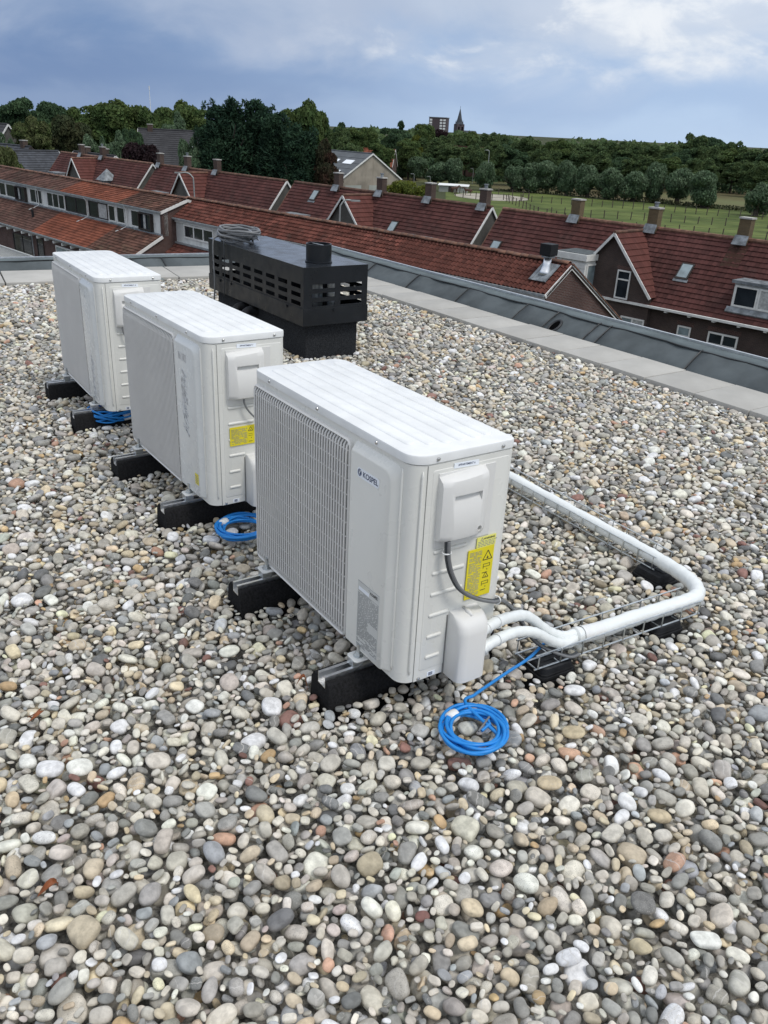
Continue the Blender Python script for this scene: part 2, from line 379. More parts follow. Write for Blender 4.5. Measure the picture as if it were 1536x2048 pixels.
# --- parapet: felt sheets lapped over the upstand, a flat top and a pale edge trim
def felt_sheets(parent, P, seams, prof, top_prof, name='felt_sheet'):
    """P(t, off, z) -> point. one object per sheet between two seams, each lapped 4 mm over the next one"""
    rr = random.Random(8)
    for i in range(len(seams)-1):
        t0, t1 = seams[i], seams[i+1]+.03
        n = max(3, int((t1-t0)/.12)); rings = []
        for k in range(n+1):
            t = t0+(t1-t0)*k/n; lift = .003*(1-k/n)+.002
            wob = .003*math.sin(t*5.1+i)+.002*math.sin(t*11.7)
            rings.append([P(t, o_-lift*.8+wob*min(1, max(0, z_)*8), z_+lift) for o_, z_ in prof])
        mm = MB(); q = len(prof)
        mm.add([p for r_ in rings for p in r_], [(a*q+j, a*q+j+1, (a+1)*q+j+1, (a+1)*q+j) for a in range(n) for j in range(q-1)])
        so = mm.build(name, 'bitumen', parent, smooth='all')
        sol = so.modifiers.new('thickness', 'SOLIDIFY'); sol.thickness = .006; sol.offset = 0
        ms = MB(); tt = t0-.004                             # molten bead along the lap
        ms.tube([P(tt+.010*math.sin(9*z_+i), o_-.011, z_+.011) for o_, z_ in prof], .0055, 6); ms.build('lap_bead', 'bitumen_seam', so)
    t0, t1 = seams[0], seams[-1]; n = int((t1-t0)/.15)
    mm = MB(); q = len(top_prof)
    rings = [[P(t0+(t1-t0)*k/n, o_+(.012*math.sin(k*.9)+.008*math.sin(k*2.3) if j == 0 else 0), z_+.003*math.sin(k*.7)) for j, (o_, z_) in enumerate(top_prof)] for k in range(n+1)]
    mm.add([p for r_ in rings for p in r_], [(a*q+j, a*q+j+1, (a+1)*q+j+1, (a+1)*q+j) for a in range(n) for j in range(q-1)])
    so = mm.build('top_strip', 'bitumen_top', parent, smooth=True); sol = so.modifiers.new('thickness', 'SOLIDIFY'); sol.thickness = .006; sol.offset = 0
    ms = MB().tube([r_[0]+Vector((0, 0, .004)) for r_ in rings], .005, 6); ms.build('lap_bead', 'bitumen_seam', so)

par = empty('roof_parapet', (0, 0, 0), 0, 'grey bitumen felt parapet running along the right edge of the roof', 'parapet')
PR = lambda t, o_, z_: ab(t, 5.675+o_, z_)
seams = [-10.2, -8.72, -7.82, -6.92, -6.01, -5.6, -5.09, -4.957, -3.996, -3.0, -2.0, -1.0, 0, 1, 2, 3]
felt_sheets(par, PR, seams, [(0, -.02), (.012, .035), (.11, .102), (.200, .158), (.225, .171), (.245, .176)], [(.215, .180), (.30, .186), (.385, .188), (.40, .172)])
m = MB(); m.bar(PR(-10.2, .405, .184), PR(3, .405, .184), .022, .05); m.build('edge_trim', 'alu', par)
m = MB(); m.bar(PR(-10.1, .26, -.12), PR(3, .26, -.12), .20, .44); m.build('core', 'bitumen_seam', par)
# overflow hole: felt collar round a flat black disc that paints its shaded depth
hm = MB(); hc = PR(-5.49, .075, .078); hn = (ab(0, -.57, .82)-ab(0, 0, 0)).normalized()
hu = ab(1, 0).normalized(); hv = hn.cross(hu)
ring = [hc+hn*.012+.052*math.cos(k*R(20))*hu+.080*math.sin(k*R(20))*hv for k in range(18)]
ho = hm.tube(ring, .013, 8, closed=True).build('overflow_collar', 'bitumen_seam', par, smooth='all')
MB().prism([hc+hn*.006+.046*math.cos(k*R(20))*hu+.073*math.sin(k*R(20))*hv for k in range(18)], hn*.008).build('overflow_black_disc', 'dark_gap', ho)

par2 = empty('roof_parapet', (0, 0, 0), 0, 'low grey felt parapet along the far edge of the roof behind the farthest unit', 'parapet')
PL = lambda t, o_, z_: ab(aline(t)-.745-o_, t, z_)
seams2 = [-6.0, -4.6, -3.3, -2.0, -.9, .35, 1.55, 2.5, 3.35, 3.72, 4.9, 6.3]
felt_sheets(par2, PL, seams2, [(0, -.02), (.012, .03), (.08, .075), (.15, .115), (.18, .125)], [(.16, .130), (.24, .137), (.31, .138), (.325, .12)])
m = MB(); m.bar(PL(-6, .33, .132), PL(6.3, .33, .132), .022, .045); m.build('edge_trim', 'alu', par2)
m = MB(); m.bar(PL(-6, .20, -.08), PL(6.3, .20, -.08), .22, .32); m.build('core', 'bitumen_seam', par2)

# ------------------------------------------------------------------ outdoor units
UW, UD, UH, UZ = .9807, .3535, .7463, .16
UNITS = [(0.075, 2.0705, .9663), (-.747, 3.284, .9493), (-1.5872, 4.4854, .984)]
FR = lambda vs: [(x, -z, y) for x, y, z in vs]           # text on the front face
SI = lambda vs: [(z, x, y) for x, y, z in vs]            # text on the side face
def moved(vs, d): return [(p[0]+d[0], p[1]+d[1], p[2]+d[2]) for p in vs]
def scr(parent, c, nrm, r=.0062):
    c = Vector(c); nrm = Vector(nrm); mm = MB()
    mm.tube([c, c+nrm*.0025, c+nrm*.0045], [r, r*.92, r*.45], 12); return mm.build('screw', 'screw', parent, smooth=True)

def unit(k, label, apt):
    x, y, yaw = UNITS[k]; rnd_ = random.Random(20+k)
    E = empty('heat_pump_unit', (x, y, UZ), -yaw, label, 'heat pump', 'heat pump units in a row on the gravel roof')
    prof = lambda d, r=(.02, .045, .01, .03): rrect(-UW-d, d, -d, UD+d, r, 6)
    # casing
    P = prof(0); rings = [[(px, py, z) for px, py in prof(d)] for z, d in ((0, -.006), (.004, 0), (.7165, 0))]
    body = loft(rings).build('casing', 'casing', E, smooth=True)
    MB().add([(px, py, .7168) for px, py in prof(-.004)], [tuple(range(len(P)))]).add([(px, py, .7205) for px, py in prof(-.004)], [tuple(range(len(P)))]).build('shadow_gap', 'dark_gap', body)
    # long beads pressed into the rounded corner
    for px, py, r_ in ((-.050, -.001, .0045), (.0005, .031, .004)):
        MB().tube([(px, py, .035), (px, py, .05), (px, py, .685), (px, py, .70)], [.001, r_, r_, .001], 10).build('corner_bead', 'casing', body, smooth='all')
    # top cover with pressed ribs
    rc = (.034, .052, .016, .055)
    rings = []
    for z, d in ((.7195, .0045), (.7405, .005), (.7445, .0035), (.7463, -.001)):
        rings.append([(px, py, z) for px, py in rrect(-UW-d, d, -d, UD+d, [max(.006, q+d) for q in rc], 5)])
    cov = loft(rings).build('top_cover', 'cover_top', E, smooth=True, angle=28)
    for i, (yy, u0, u1) in enumerate(((.052, .085, .05), (.103, .06, .035), (.154, .05, .03), (.205, .045, .03), (.256, .045, .03), (.303, .05, .045))):
        hw = .0165; ringsr = []
        for z, d in ((.7455, 0), (.7472, -.001), (.7498, -.0055), (.7506, -.0095)):
            ringsr.append([(px, py, z) for px, py in rrect(-UW+u1-d, -u0+d, yy-hw-d, yy+hw+d, hw+d-.0005, 6)])
        loft(ringsr).build('pressed_rib', 'cover_top', cov, smooth='all')
    for u in (.856, .521, .179): scr(cov, (-u, -.005, .731), (0, -1, 0))
    for yy in (.076, .307): scr(cov, (.005, yy, .731), (1, 0, 0))
    # fan grille
    gx0, gx1, gz0, gz1 = -.966, -.307, .006, .697
    gr = MB(); 
    def ringy(pts, y_): return [(px, y_, pz) for px, pz in pts]
    o1 = rrect(gx0, gx1, gz0, gz1, .022, 5); i1 = rrect(gx0+.009, gx1-.009, gz0+.009, gz1-.009, .015, 5); n = len(o1)
    vs = ringy(o1, 0)+ringy(o1, -.010)+ringy([((a+c_)/2, (b+d_)/2) for (a, b), (c_, d_) in zip(o1, i1)], -.0145)+ringy(i1, -.010)+ringy(i1, 0)
    fs = [(j*n+q, j*n+(q+1) % n, (j+1)*n+(q+1) % n, (j+1)*n+q) for j in range(4) for q in range(n)]
    grille = gr.add(vs, fs).build('fan_grille', 'grille', E, smooth=True)
    bk = MB().add([(px, -.0015, pz) for px, pz in i1], [tuple(range(n))]).build('coil_backing', 'grille_back', grille)
    bars = MB(); nb = 40; wx = (gx1-gx0-.03)/(nb-1)
    for i in range(nb):
        xx = gx0+.015+i*wx
        bars.tube([(xx, -.004, gz0+.008), (xx, -.014, gz0+.022), (xx, -.0158, gz0+.05), (xx, -.0158, gz1-.05), (xx, -.014, gz1-.022), (xx, -.004, gz1-.008)], .0036, 6, caps=False)
    bo = bars.build('vertical_bars', 'grille', grille, smooth='all'); bo['kind'] = 'stuff'
    cr = MB()
    for i in range(14):
        zz = gz0+.035+i*(gz1-gz0-.07)/13; cr.tube([(gx0+.010, -.0125, zz), (gx1-.010, -.0125, zz)], .0026, 6)
    co = cr.build('cross_wires', 'grille', grille, smooth='all'); co['kind'] = 'stuff'
    # raised front panel right of the grille
    rings = []
    for yy, d in ((.001, 0), (-.002, -.001), (-.0185, -.024), (-.0198, -.028)):
        rings.append([(px, yy, pz) for px, pz in rrect(-.288, -.052+d, .022, .703+d, (.004, .012, .034, .004), 5)])
    rings = [r_[::-1] for r_ in rings][::-1]
    loft(rings[::-1]).build('front_panel', 'casing_film' if k else 'casing', E, smooth=True, angle=25)
    yf = -.0204
    # maker's plate, rating plate or jagged grey pieces on the panel
    if k == 0:
        lp = MB().prism([(px, yf+.0003, pz) for px, pz in rrect(-.250, -.133, .607, .637, .010, 4)], (0, -.0006, 0)).build('maker_badge', 'label_white', E)
        vs, fs = text_mesh('KOSPEL', .0235, True); MB().add(moved(FR(vs), (-.179, yf-.0006, .6215)), fs).build('lettering', 'ink_blue', lp)
        em = MB()
        C = [(-.2365+.0105*math.cos(t*R(15)), yf-.0006, .6225+.0115*math.sin(t*R(15))) for t in range(24)]
        em.add(C, [tuple(range(23, -1, -1))])
        eo = em.build('emblem_disc', 'ink_blue', lp)
        q = yf-.0009
        MB().add([(-.2405, q, .6135), (-.2385, q, .6135), (-.2385, q, .6320), (-.2405, q, .6320), (-.2385, q, .6215), (-.2315, q, .6320), (-.2293, q, .6305), (-.2370, q, .6190), (-.2300, q, .6140), (-.2320, q, .6128)],
                 [(0, 1, 2, 3), (4, 7, 6, 5), (7, 4, 9, 8)]).build('emblem_stroke', 'label_white', lp)
        pl = MB().box(-.224, -.104, yf, yf+.0004, .030, .272).build('rating_plate', 'plate_grey', E)
        tl = MB(); rr = random.Random(5); z = .262
        tl.box(-.222, -.106, yf-.0004, yf, .2695, .2705); tl.box(-.222, -.106, yf-.0004, yf, .236, .2368)
        while z > .040:
            dens = 1 if .085 < z < .232 else .7
            xx = -.221
            if .235 < z < .258:
                z -= .006; continue
            while xx < -.107:
                ln = rr.uniform(.006, .028); 
                if rr.random() < dens and not (-.17 < xx < -.112 and .118 < z < .150): tl.box(xx, min(xx+ln, -.107), yf-.0004, yf, z-.0013, z+.0011)
                xx += ln+rr.uniform(.002, .006)
            z -= .0046
        tl.build('small_print', 'ink_grey', pl)
        MB().box(-.218, -.160, yf-.0005, yf-.0001, .240, .252).build('model_strip', 'label_white', pl)
        vs, fs = text_mesh('KOSPEL', .0125, True); MB().add(moved(FR(vs), (-.133, yf-.0008, .256)), fs).build('lettering', 'ink_black', pl)
    else:
        tf = MB(); rr = random.Random(40+k)
        if k == 1:
            tf.prism([(-.245, yf+.0003, .610), (-.165, yf+.0003, .607), (-.163, yf+.0003, .640), (-.247, yf+.0003, .640)], (0, -.0006, 0))
            z, zend, x0, x1 = .570, .300, -.230, -.168
            tf.box(-.230, -.206, yf-.0004, yf, .375, .50)
        else:
            tf.box(-.230, -.185, yf-.0004, yf, .615, .622)
            z, zend, x0, x1 = .295, .055, -.205, -.13
        while z > zend:                                 # jagged grey slivers
            xa = rr.uniform(x0, x0+.035); ln = rr.uniform(.015, .045); sl = rr.uniform(.006, .02); th = rr.uniform(.002, .006)
            tf.prism([(xa, yf+.0003, z), (min(xa+ln, x1), yf+.0003, z-sl), (min(xa+ln+.004, x1), yf+.0003, z-sl-th), (xa+.003, yf+.0003, z-th*1.6)], (0, -rr.uniform(.0008, .003), 0))
            z -= rr.uniform(.003, .0085)
        tf.build('jagged_patch', 'patch_grey', E)['kind'] = 'stuff'
        if k == 1:
            st = MB().box(-.128, -.092, yf-.0004, yf+.0002, .075, .125).build('yellow_sticker', 'yellow', E)
            tl = MB(); [tl.box(-.125, -.098, yf-.0007, yf-.0004, .080+q_*.008, .0835+q_*.008) for q_ in range(5)]; tl.build('small_print', 'ink_grey', st)
    scr(E, (-.136, -.0005, .012), (0, -1, 0)); scr(E, (-.538, -.0005, -.001+.008), (0, -1, 0), .005)
    # side panel with pressed ribs
    sp = MB().box(-.001, .0016, .0475, UD-.006, .002, .7135).build('side_panel', 'casing', E, bevel=.001)
    MB().box(-.0005, .0008, .0455, .0472, .002, .7135).build('panel_joint', 'joint', sp)
    fld = loft([[(xx, py, pz) for py, pz in rrect(.066-d, .338+d, .038-d, .696+d, .008, 3)] for xx, d in ((.0010, .002), (.0030, 0), (.0034, -.002))]).build('pressed_field', 'casing', sp, smooth=True, angle=25)
    def bead(y0, y1, z, w_=.0065, slope=0.):
        loft([[(xx, py, pz) for py, pz in rrect(y0-d, y1+d, z-w_-d, z+w_+d, max(.001, w_+d-.0005), 4)] for xx, d in ((.0030, .001), (.0068, -.002), (.0080, -.0045))]).build('pressed_rib', 'casing', fld, smooth='all')
    for z in (.441, .371, .300, .228): bead(.085, .205 if z > .24 else .160, z)
    for z in (.154, .081): bead(.083, .138, z)
    scr(sp, (.0018, .065, .010), (1, 0, 0))
    # service cover for the wiring, with a finger pull and a hole
    MB().box(.0028, .0062, .083, .287, .456, .686).build('cover_plate', 'plastic', E, bevel=.001)
    bx0 = MB(); rings = []
    n = 7; ylo, yhi, zlo, zhi = .084, .246, .482, .680
    for i in range(9):
        s_ = i/8; yy = ylo+(yhi-ylo)*s_; bul = .008*math.sin(math.pi*s_); e = .010 if i in (0, 8) else 0
        xo = .036+bul-(.008 if i in (0, 8) else 0); zt = zhi-.004*math.cos(math.pi*s_)
        rings.append([(.005, yy, zlo+.001), (xo-.012, yy, zlo+e*.2), (xo-.003, yy, zlo+.006+e*.3), (xo, yy, zlo+.02), (xo, yy, zt-.026), (xo-.004, yy, zt-.010-e*.3), (xo-.018, yy, zt-e*.3), (.005, yy, zt+.002)])
    svc = loft(rings).build('service_cover', 'plastic', E, smooth=True, angle=50)
    cut = MB().prism([(.024, .118, .618), (.080, .118, .640), (.080, .118, .578), (.046, .118, .586)], (0, .098, 0)).build('cut', 'plastic', E)
    cut2 = MB().cyl((.02, .218, .505), (.08, .218, .505), .0085, 20).build('cut', 'plastic', E)
    for cc in (cut, cut2):
        bo_ = svc.modifiers.new('b', 'BOOLEAN'); bo_.object = cc; bo_.operation = 'DIFFERENCE'; bo_.solver = 'EXACT'
    bpy.context.view_layer.update(); dg = bpy.context.evaluated_depsgraph_get()
    nm = bpy.data.meshes.new_from_object(svc.evaluated_get(dg)); svc.modifiers.clear(); svc.data = nm
    nm.polygons.foreach_set('use_smooth', [True]*len(nm.polygons)); nm.set_sharp_from_angle(angle=R(40))
    bpy.data.objects.remove(cut); bpy.data.objects.remove(cut2)
    # adhesive name strip
    st = MB(); st.prism([(.0036, .134, .6925), (.0036, .222, .6895), (.0036, .222, .7055), (.0036, .134, .7085)], (.0012, 0, 0)); st = st.build('name_strip', 'label_white', E)
    vs, fs = text_mesh('APPARTEMENT '+apt, .0088, True); MB().add(moved([(p[0], p[1]*.92, p[2]-.033*p[1]) for p in SI(vs)], (.0051, .178, .6992)), fs).build('lettering', 'ink_blue', st)
    if k < 2:
        # warning sticker
        xs = .0084
        if k == 0: main = (.214, .313, .248, .416)
        else: main = (.060+.03, .245, .272, .355)
        stk = MB().box(.0060, xs, *main).build('warning_sticker', 'yellow', E)
        def tri(mm, cy, cz, r_, xx, th=.0022):
            P_ = [(cy+r_*math.sin(t), cz+r_*math.cos(t)) for t in (0, R(120), R(240))]
            for i in range(3):
                (y0_, z0_), (y1_, z1_) = P_[i], P_[(i+1) % 3]; mm.bar((xx, y0_, z0_), (xx, y1_, z1_), th, .0006, up=(1, 0, 0))
        sy = MB(); xx = xs+.0004
        yc = main[1]-.023 if k == 0 else .186
        def flame(cy, cz, s_):
            sy.add([(xx, cy-.45*s_, cz-.5*s_), (xx, cy+.45*s_, cz-.5*s_), (xx, cy+.5*s_, cz), (xx, cy+.15*s_, cz+.3*s_), (xx, cy, cz+.9*s_), (xx, cy-.15*s_, cz+.2*s_), (xx, cy-.5*s_, cz)], [(0, 1, 2, 3, 4, 5, 6)])
        if k == 0:
            tri(sy, yc, .382, .0205, xx); flame(yc, .379, .0075); tri(sy, yc-.001, .316, .0125, xx, .0016); flame(yc-.001, .314, .0045)
            for z in (.348, .288): 
                for dz_ in (0, .009): sy.box(xx-.0002, xx+.0002, yc-.014, yc+.012, z+dz_-.0007, z+dz_+.0007)
                sy.box(xx-.0002, xx+.0002, yc+.011, yc+.0125, z, z+.009); sy.box(xx-.0002, xx+.0002, yc-.014, yc-.0125, z-.006, z+.009)
                flame(yc+.002, z-.010, .004); sy.box(xx-.0002, xx+.0002, yc-.016, yc+.004, z-.0215, z-.0195)
        else:
            tri(sy, yc, .336, .012, xx, .0016); flame(yc, .334, .004)
            sy.box(xx-.0002, xx+.0002, yc-.01, yc+.01, .316, .3172); sy.box(xx-.0002, xx+.0002, yc-.01, yc+.01, .308, .3092); flame(yc+.004, .298, .004); sy.box(xx-.0002, xx+.0002, yc-.01, yc+.008, .282, .284)
        sy.build('warning_symbols', 'ink_black', stk)
        tl = MB(); rr = random.Random(6); z = main[3]-.010
        while z > main[2]+.006:
            yy = main[0]+.006; ye = yc-.024 if k == 0 else yc-.016
            while yy < ye:
                ln = rr.uniform(.006, .02); 
                if rr.random() < .86: tl.box(xs, xs+.0004, yy, min(yy+ln, ye), z-.0009, z+.0008)
                yy += ln+rr.uniform(.0015, .004)
            z -= .0040
        tl.build('small_print', 'ink_grey', stk)
        if k == 0:
            s2 = MB().box(.0060, .0078, .243, .316, .4165, .452).build('warning_sticker', 'yellow_pale', E)
            vs, fs = text_mesh('WARNING', .0088, True); MB().add(moved(SI(vs), (.0082, .290, .4445)), fs).build('lettering', 'ink_black', s2)
            tt = MB(); tri(tt, .262, .444, .0062, .0082, .0012); rr = random.Random(9)
            for z in (.4365, .4315, .4265, .4215):
                yy = .248
                while yy < .310: ln = rr.uniform(.006, .015); tt.box(.0078, .0082, yy, yy+ln, z-.0010, z+.0010); yy += ln+.003
            tt.build('small_print', 'ink_grey', s2)
        if k == 1:
            s2 = MB().box(.0062, .0080, .247, .33, .272, .355).build('warning_sticker', 'yellow', E); tl = MB(); rr = random.Random(3)
            for q_ in range(18): tl.box(.0080, .0083, .25, .25+rr.uniform(.05, .075), .276+q_*.0043, .278+q_*.0043)
            tl.build('small_print', 'ink_grey', s2)
    s3 = MB().box(.0016, .0026, .098, .128, .006, .022).build('recycling_sticker', 'label_white', E)
    vs = MB(); [vs.box(.0026, .0029, .103, .118, .009+q_*.003, .0108+q_*.003) for q_ in range(4)]; vs.build('small_print', 'ink_blue', s3)
    # valve cover
    rings = []
    for z, d, t in ((-.004, -.006, 0), (.000, 0, 0), (.165, 0, 0), (.190, 0, .005), (.205, -.004, .014), (.2135, -.008, .030)):
        rings.append([(px, py, z+(.010 if z > .17 else 0)*(1-px/.08)) for px, py in rrect(.001, .080+d-t, .160-d*.5, .272+d*.5, (.002, .026, .026, .002), 5)])
    vc = loft(rings).build('valve_cover', 'plastic', E, smooth=True, angle=50)
    MB().tube([(.012, .216, .2245), (.030, .216, .2215), (.050, .216, .2165)], [.003, .009, .004], 12).build('finger_groove', 'plastic', vc, smooth='all')
    scr(vc, (.010, .216, .223), (.2, 0, 1))
    MB().box(.0005, .0046, .1555, .1592, .0, .212).build('cover_joint', 'joint', vc)
    # feet: white brackets with stud and nut, front and back
    for u in (.205, .865):
        for yy0, yy1, yb in ((-.050, .03, -.022), (UD-.03, UD+.05, UD+.022)):
            fb = MB().prism([(px, py, -.004) for px, py in rrect(-u-.030, -u+.030, yy0, yy1, .012, 4)], (0, 0, .0045)).build('foot_bracket', 'white_paint', E, bevel=.001)
            MB().cyl((-u, yb, -.010), (-u, yb, .044), .0065, 12).build('stud', 'zinc', fb, smooth=True)
            MB().cyl((-u, yb, .0006), (-u, yb, .0035), .0165, 18).cyl((-u, yb, .0035), (-u, yb, .013), .0125, 6).build('nut', 'zinc', fb)
    # support beams are things of their own
    for j, u in enumerate((.222, .877)):
        w_ = ('nearer', 'farther')[j]; who = ('nearest unit', 'middle unit', 'farthest unit')[k]
        c0 = Vector((x, y, 0))+Matrix.Rotation(-yaw, 3, 'Z') @ Vector((-u, 0, 0))
        Bm = empty('rubber_support_beam', c0, -yaw, '%s black rubber beam with aluminium rail under the %s' % (w_, who), 'support beam', 'rubber beams under the heat pump units')
        y0, y1 = -.158, UD+.165; hw = .044; z1 = .110
        bm_ = MB().prism([(-hw-.026, y0, -.16), (hw+.026, y0, -.16), (hw+.012, y0+.006, z1-.02), (hw, y0+.01, z1), (.0235, y0+.01, z1), (.0235, y0+.01, z1-.030), (-.0235, y0+.01, z1-.030), (-.0235, y0+.01, z1), (-hw, y0+.01, z1), (-hw-.012, y0+.006, z1-.02)], (0, y1-y0, 0))
        bm_.build('rubber_block', 'rubber', Bm, bevel=.003)
        rl = MB(); a0_, a1_ = y0+.012, y1-.004
        rl.box(-.022, .022, a0_, a1_, z1-.029, z1-.026); rl.box(-.022, -.0195, a0_, a1_, z1-.026, z1+.012); rl.box(.0195, .022, a0_, a1_, z1-.026, z1+.012)
        rl.box(-.0195, -.011, a0_, a1_, z1+.0095, z1+.012); rl.box(.011, .0195, a0_, a1_, z1+.0095, z1+.012)
        rl.build('rail', 'alu', Bm)
        for yb in (-.022, UD+.022): MB().box(-.018, .018, yb-.02, yb+.02, z1+.012, UZ-.0042).build('rail_clamp', 'zinc', Bm, bevel=.001)
    return E

U0 = unit(0, 'nearest white outdoor heat pump with KOSPEL badge and printed rating plate', '6')
U1 = unit(1, 'middle white outdoor heat pump of the three, jagged grey patch on its front', '7')
U2 = unit(2, 'farthest white outdoor heat pump, beside the far roof edge', '10')
def uw(k, x, y, z):
    a, b, yaw = UNITS[k]; return Vector((a, b, UZ))+Matrix.Rotation(-yaw, 3, 'Z') @ Vector((x, y, z))

# ------------------------------------------------------------------ pipes, tray, cables
def tray(name_label, p0, p1, side, ncross, wid=.105, h=.056, zb=.056):
    p0 = Vector((*p0, 0)); p1 = Vector((*p1, 0)); d = (p1-p0).normalized(); q = Vector((-d.y, d.x, 0))*side
    T = empty('wire_cable_tray', p0, 0, name_label, 'cable tray', 'wire trays carrying the insulated pipe')
    for off, z in ((0, zb), (wid*.5, zb), (wid, zb), (0, zb+h), (wid, zb+h)):
        r_ = .0034 if z == zb else .0031
        MB().tube([p0+q*off+Vector((0, 0, z)), p1+q*off+Vector((0, 0, z))], r_, 8).build('rail_wire', 'zinc', T, org=p0, smooth=True)
    L = (p1-p0).length
    for i in range(ncross):
        c_ = p0+d*(.012+(L-.024)*i/(ncross-1)); up = Vector((0, 0, 1))
        MB().tube([c_+q*-.004+up*(zb+h), c_-q*.004+up*(zb+.004), c_+q*.002+up*(zb-.004), c_+q*(wid-.002)+up*(zb-.004), c_+q*(wid+.004)+up*(zb+.004), c_+q*(wid+.004)+up*(zb+h)], .0027, 6).build('cross_wire', 'zinc', T, org=p0, smooth=True)
    return T
tray('zinc wire tray behind the nearest unit, running away along the gravel', (1.152, 3.112), (-.38, 5.49), -1, 34)
tray('zinc wire tray in front, between the nearest unit and the pipe bend', (.535, 2.345), (1.232, 2.776), 1, 9)
lag = [(-.47, 5.69, -.10), (-.455, 5.67, .03), (-.39, 5.57, .088), (-.082, 5.092, .094), (.405, 4.335, .094), (.678, 3.916, .094), (.918, 3.534, .094), (1.105, 3.238, .096), (1.190, 3.085, .098), (1.232, 2.975, .104), (1.246, 2.885, .106), (1.222, 2.815, .104), (1.155, 2.772, .098), (1.07, 2.727, .094), (.934, 2.646, .094), (.784, 2.551, .094), (.695, 2.503, .100)]
L0 = spline(lag, 8)
rr = random.Random(2)
pipe = empty('insulated_pipe', (.9, 2.6, .06), 0, 'white wrapped pipe bundle bending from the wire tray to the nearest unit', 'pipe')
mb = MB().tube(L0, [.0295+.0013*math.sin(i*1.3)+.0010*math.sin(i*2.9) for i in range(len(L0))], 20)
mb.build('lagging', 'lagging', pipe, org=(.9, 2.6, .06), smooth='all')
vo1 = uw(0, .052, .262, .150); vo2 = uw(0, .058, .262, .085)
B1 = spline([vo1, uw(0, .046, .315, .158), uw(0, .01, .42, .128), uw(0, -.015, .52, .085), uw(0, -.012, .62, .000), uw(0, -.004, .70, -.045), (.71, 2.520, .105)], 8)
B2s = spline([vo2, uw(0, .056, .315, .098), uw(0, .038, .42, .085), uw(0, .028, .52, .045), uw(0, .026, .62, -.025), uw(0, .022, .70, -.058), (.70, 2.506, .094)], 8)
for Bp in (B1, B2s): MB().tube(Bp, [.0182+.0009*math.sin(i*1.9) for i in range(len(Bp))], 16).build('branch', 'lagging', pipe, org=(.9, 2.6, .06), smooth='all')
def tie(parent, path, i, r_, org, mat='tape_white', w_=.0018):
    c_ = Vector(path[i]); t = (Vector(path[i+1])-Vector(path[i-1])).normalized(); u = t.orthogonal().normalized(); v = t.cross(u)
    MB().tube([c_+r_*(math.cos(k*R(20))*u+math.sin(k*R(20))*v) for k in range(18)], w_, 6, closed=True).build('cable_tie', mat, parent, org=org, smooth='all')
tie(pipe, B1, 9, .0196, (.9, 2.6, .06)); tie(pipe, B2s, 9, .0196, (.9, 2.6, .06)); tie(pipe, B1, 4, .0196, (.9, 2.6, .06))
MB().tube(L0[-10:-3], .0310, 20, caps=False).build('wrap_band', 'tape_white', pipe, org=(.9, 2.6, .06), smooth='all')

def foot(p, ang, label):
    F = empty('pipe_support_foot', (*p, 0), ang, label, 'support foot', 'black plastic feet under the wire trays')
    rings = []
    for z, d in ((-.15, .085), (.000, .083), (.001, .078), (.009, .077), (.010, .081), (.018, .079), (.019, .074), (.027, .073), (.028, .072), (.048, .068), (.0525, .063)):
        rings.append([(px, py, z) for px, py in rrect(-d, d, -d*.8, d*.8, .022, 4)])
    loft(rings).build('ribbed_block', 'foot_plastic', F, smooth=True, angle=25)
    MB().box(-.05, .05, -.016, .016, .0515, .0545).build('clip', 'foot_plastic', F, bevel=.002)
    MB().cyl((.018, 0, .050), (.018, 0, .054), .008, 12).build('clip_screw', 'screw', F)
ta = math.atan2(.431, .697)
foot((1.168, 3.135), RA, 'ribbed black plastic foot under the end of the rear wire tray')
foot((1.07, 2.735), ta, 'ribbed black plastic foot under the front wire tray, near the pipe bend')
foot((.60, 2.435), ta, 'ribbed black plastic foot under the left end of the front wire tray')

def coil(name_label, c, rx, ry, nturn, seed, r_=.0054, ang=0, tail=None, zz=.055, messy=0., tape_at=2.4, mat='blue_cable', name='blue_cable_coil', cat='cable', tapemat='tape_white', lift=.022, group='coils of blue cable on the gravel'):
    rn = random.Random(seed); E = empty(name, (*c, zz-.02), 0, name_label, cat, group)
    path = []; N_ = 26
    px = rn.uniform(0, 6)
    for i in range(nturn*N_):
        t = i/N_*2*math.pi; f = i/(nturn*N_)
        k_ = 1+.13*math.sin(i/N_*2.4+px)+messy*.35*math.sin(t*1.37+px)
        ox, oy = .010*math.sin(i/N_*1.9+px), .012*math.cos(i/N_*1.5)
        xx, yy = rx*k_*math.cos(t)+ox, ry*k_*math.sin(t)+oy
        z = zz+.004+lift*abs(math.sin(f*nturn*1.15+px))+.004*math.sin(2*t+i*.05)+messy*.02*math.sin(t*2.2)
        ca, sa = math.cos(ang), math.sin(ang)
        path.append((c[0]+xx*ca-yy*sa, c[1]+xx*sa+yy*ca, z))
    if tail: path += [tuple(p) for p in tail]
    pth = spline(path, 2)
    if tail: pth = spline(path[:-len(tail)], 2)[:-1]+spline(path[-len(tail)-1:], 8)
    MB().tube(pth, r_, 8).build('cable', mat, E, org=(*c, zz-.02), smooth='all')
    if tape_at is not None:                             # tape wrapped round the bundle
        tp = []
        for k in range(5):
            t = tape_at+(-.20+.10*k); ca, sa = math.cos(ang), math.sin(ang); xx, yy = rx*math.cos(t), ry*math.sin(t)
            tp.append((c[0]+xx*ca-yy*sa, c[1]+xx*sa+yy*ca, zz+.017))
        m_ = MB().tube(tp, [.0185, .020, .0195, .020, .0185], 14); m_.v = [(p[0], p[1], zz+.017+(p[2]-zz-.017)*.95) for p in m_.v]
        m_.build('tape', tapemat, E, org=(*c, zz-.02), smooth='all')
    return E
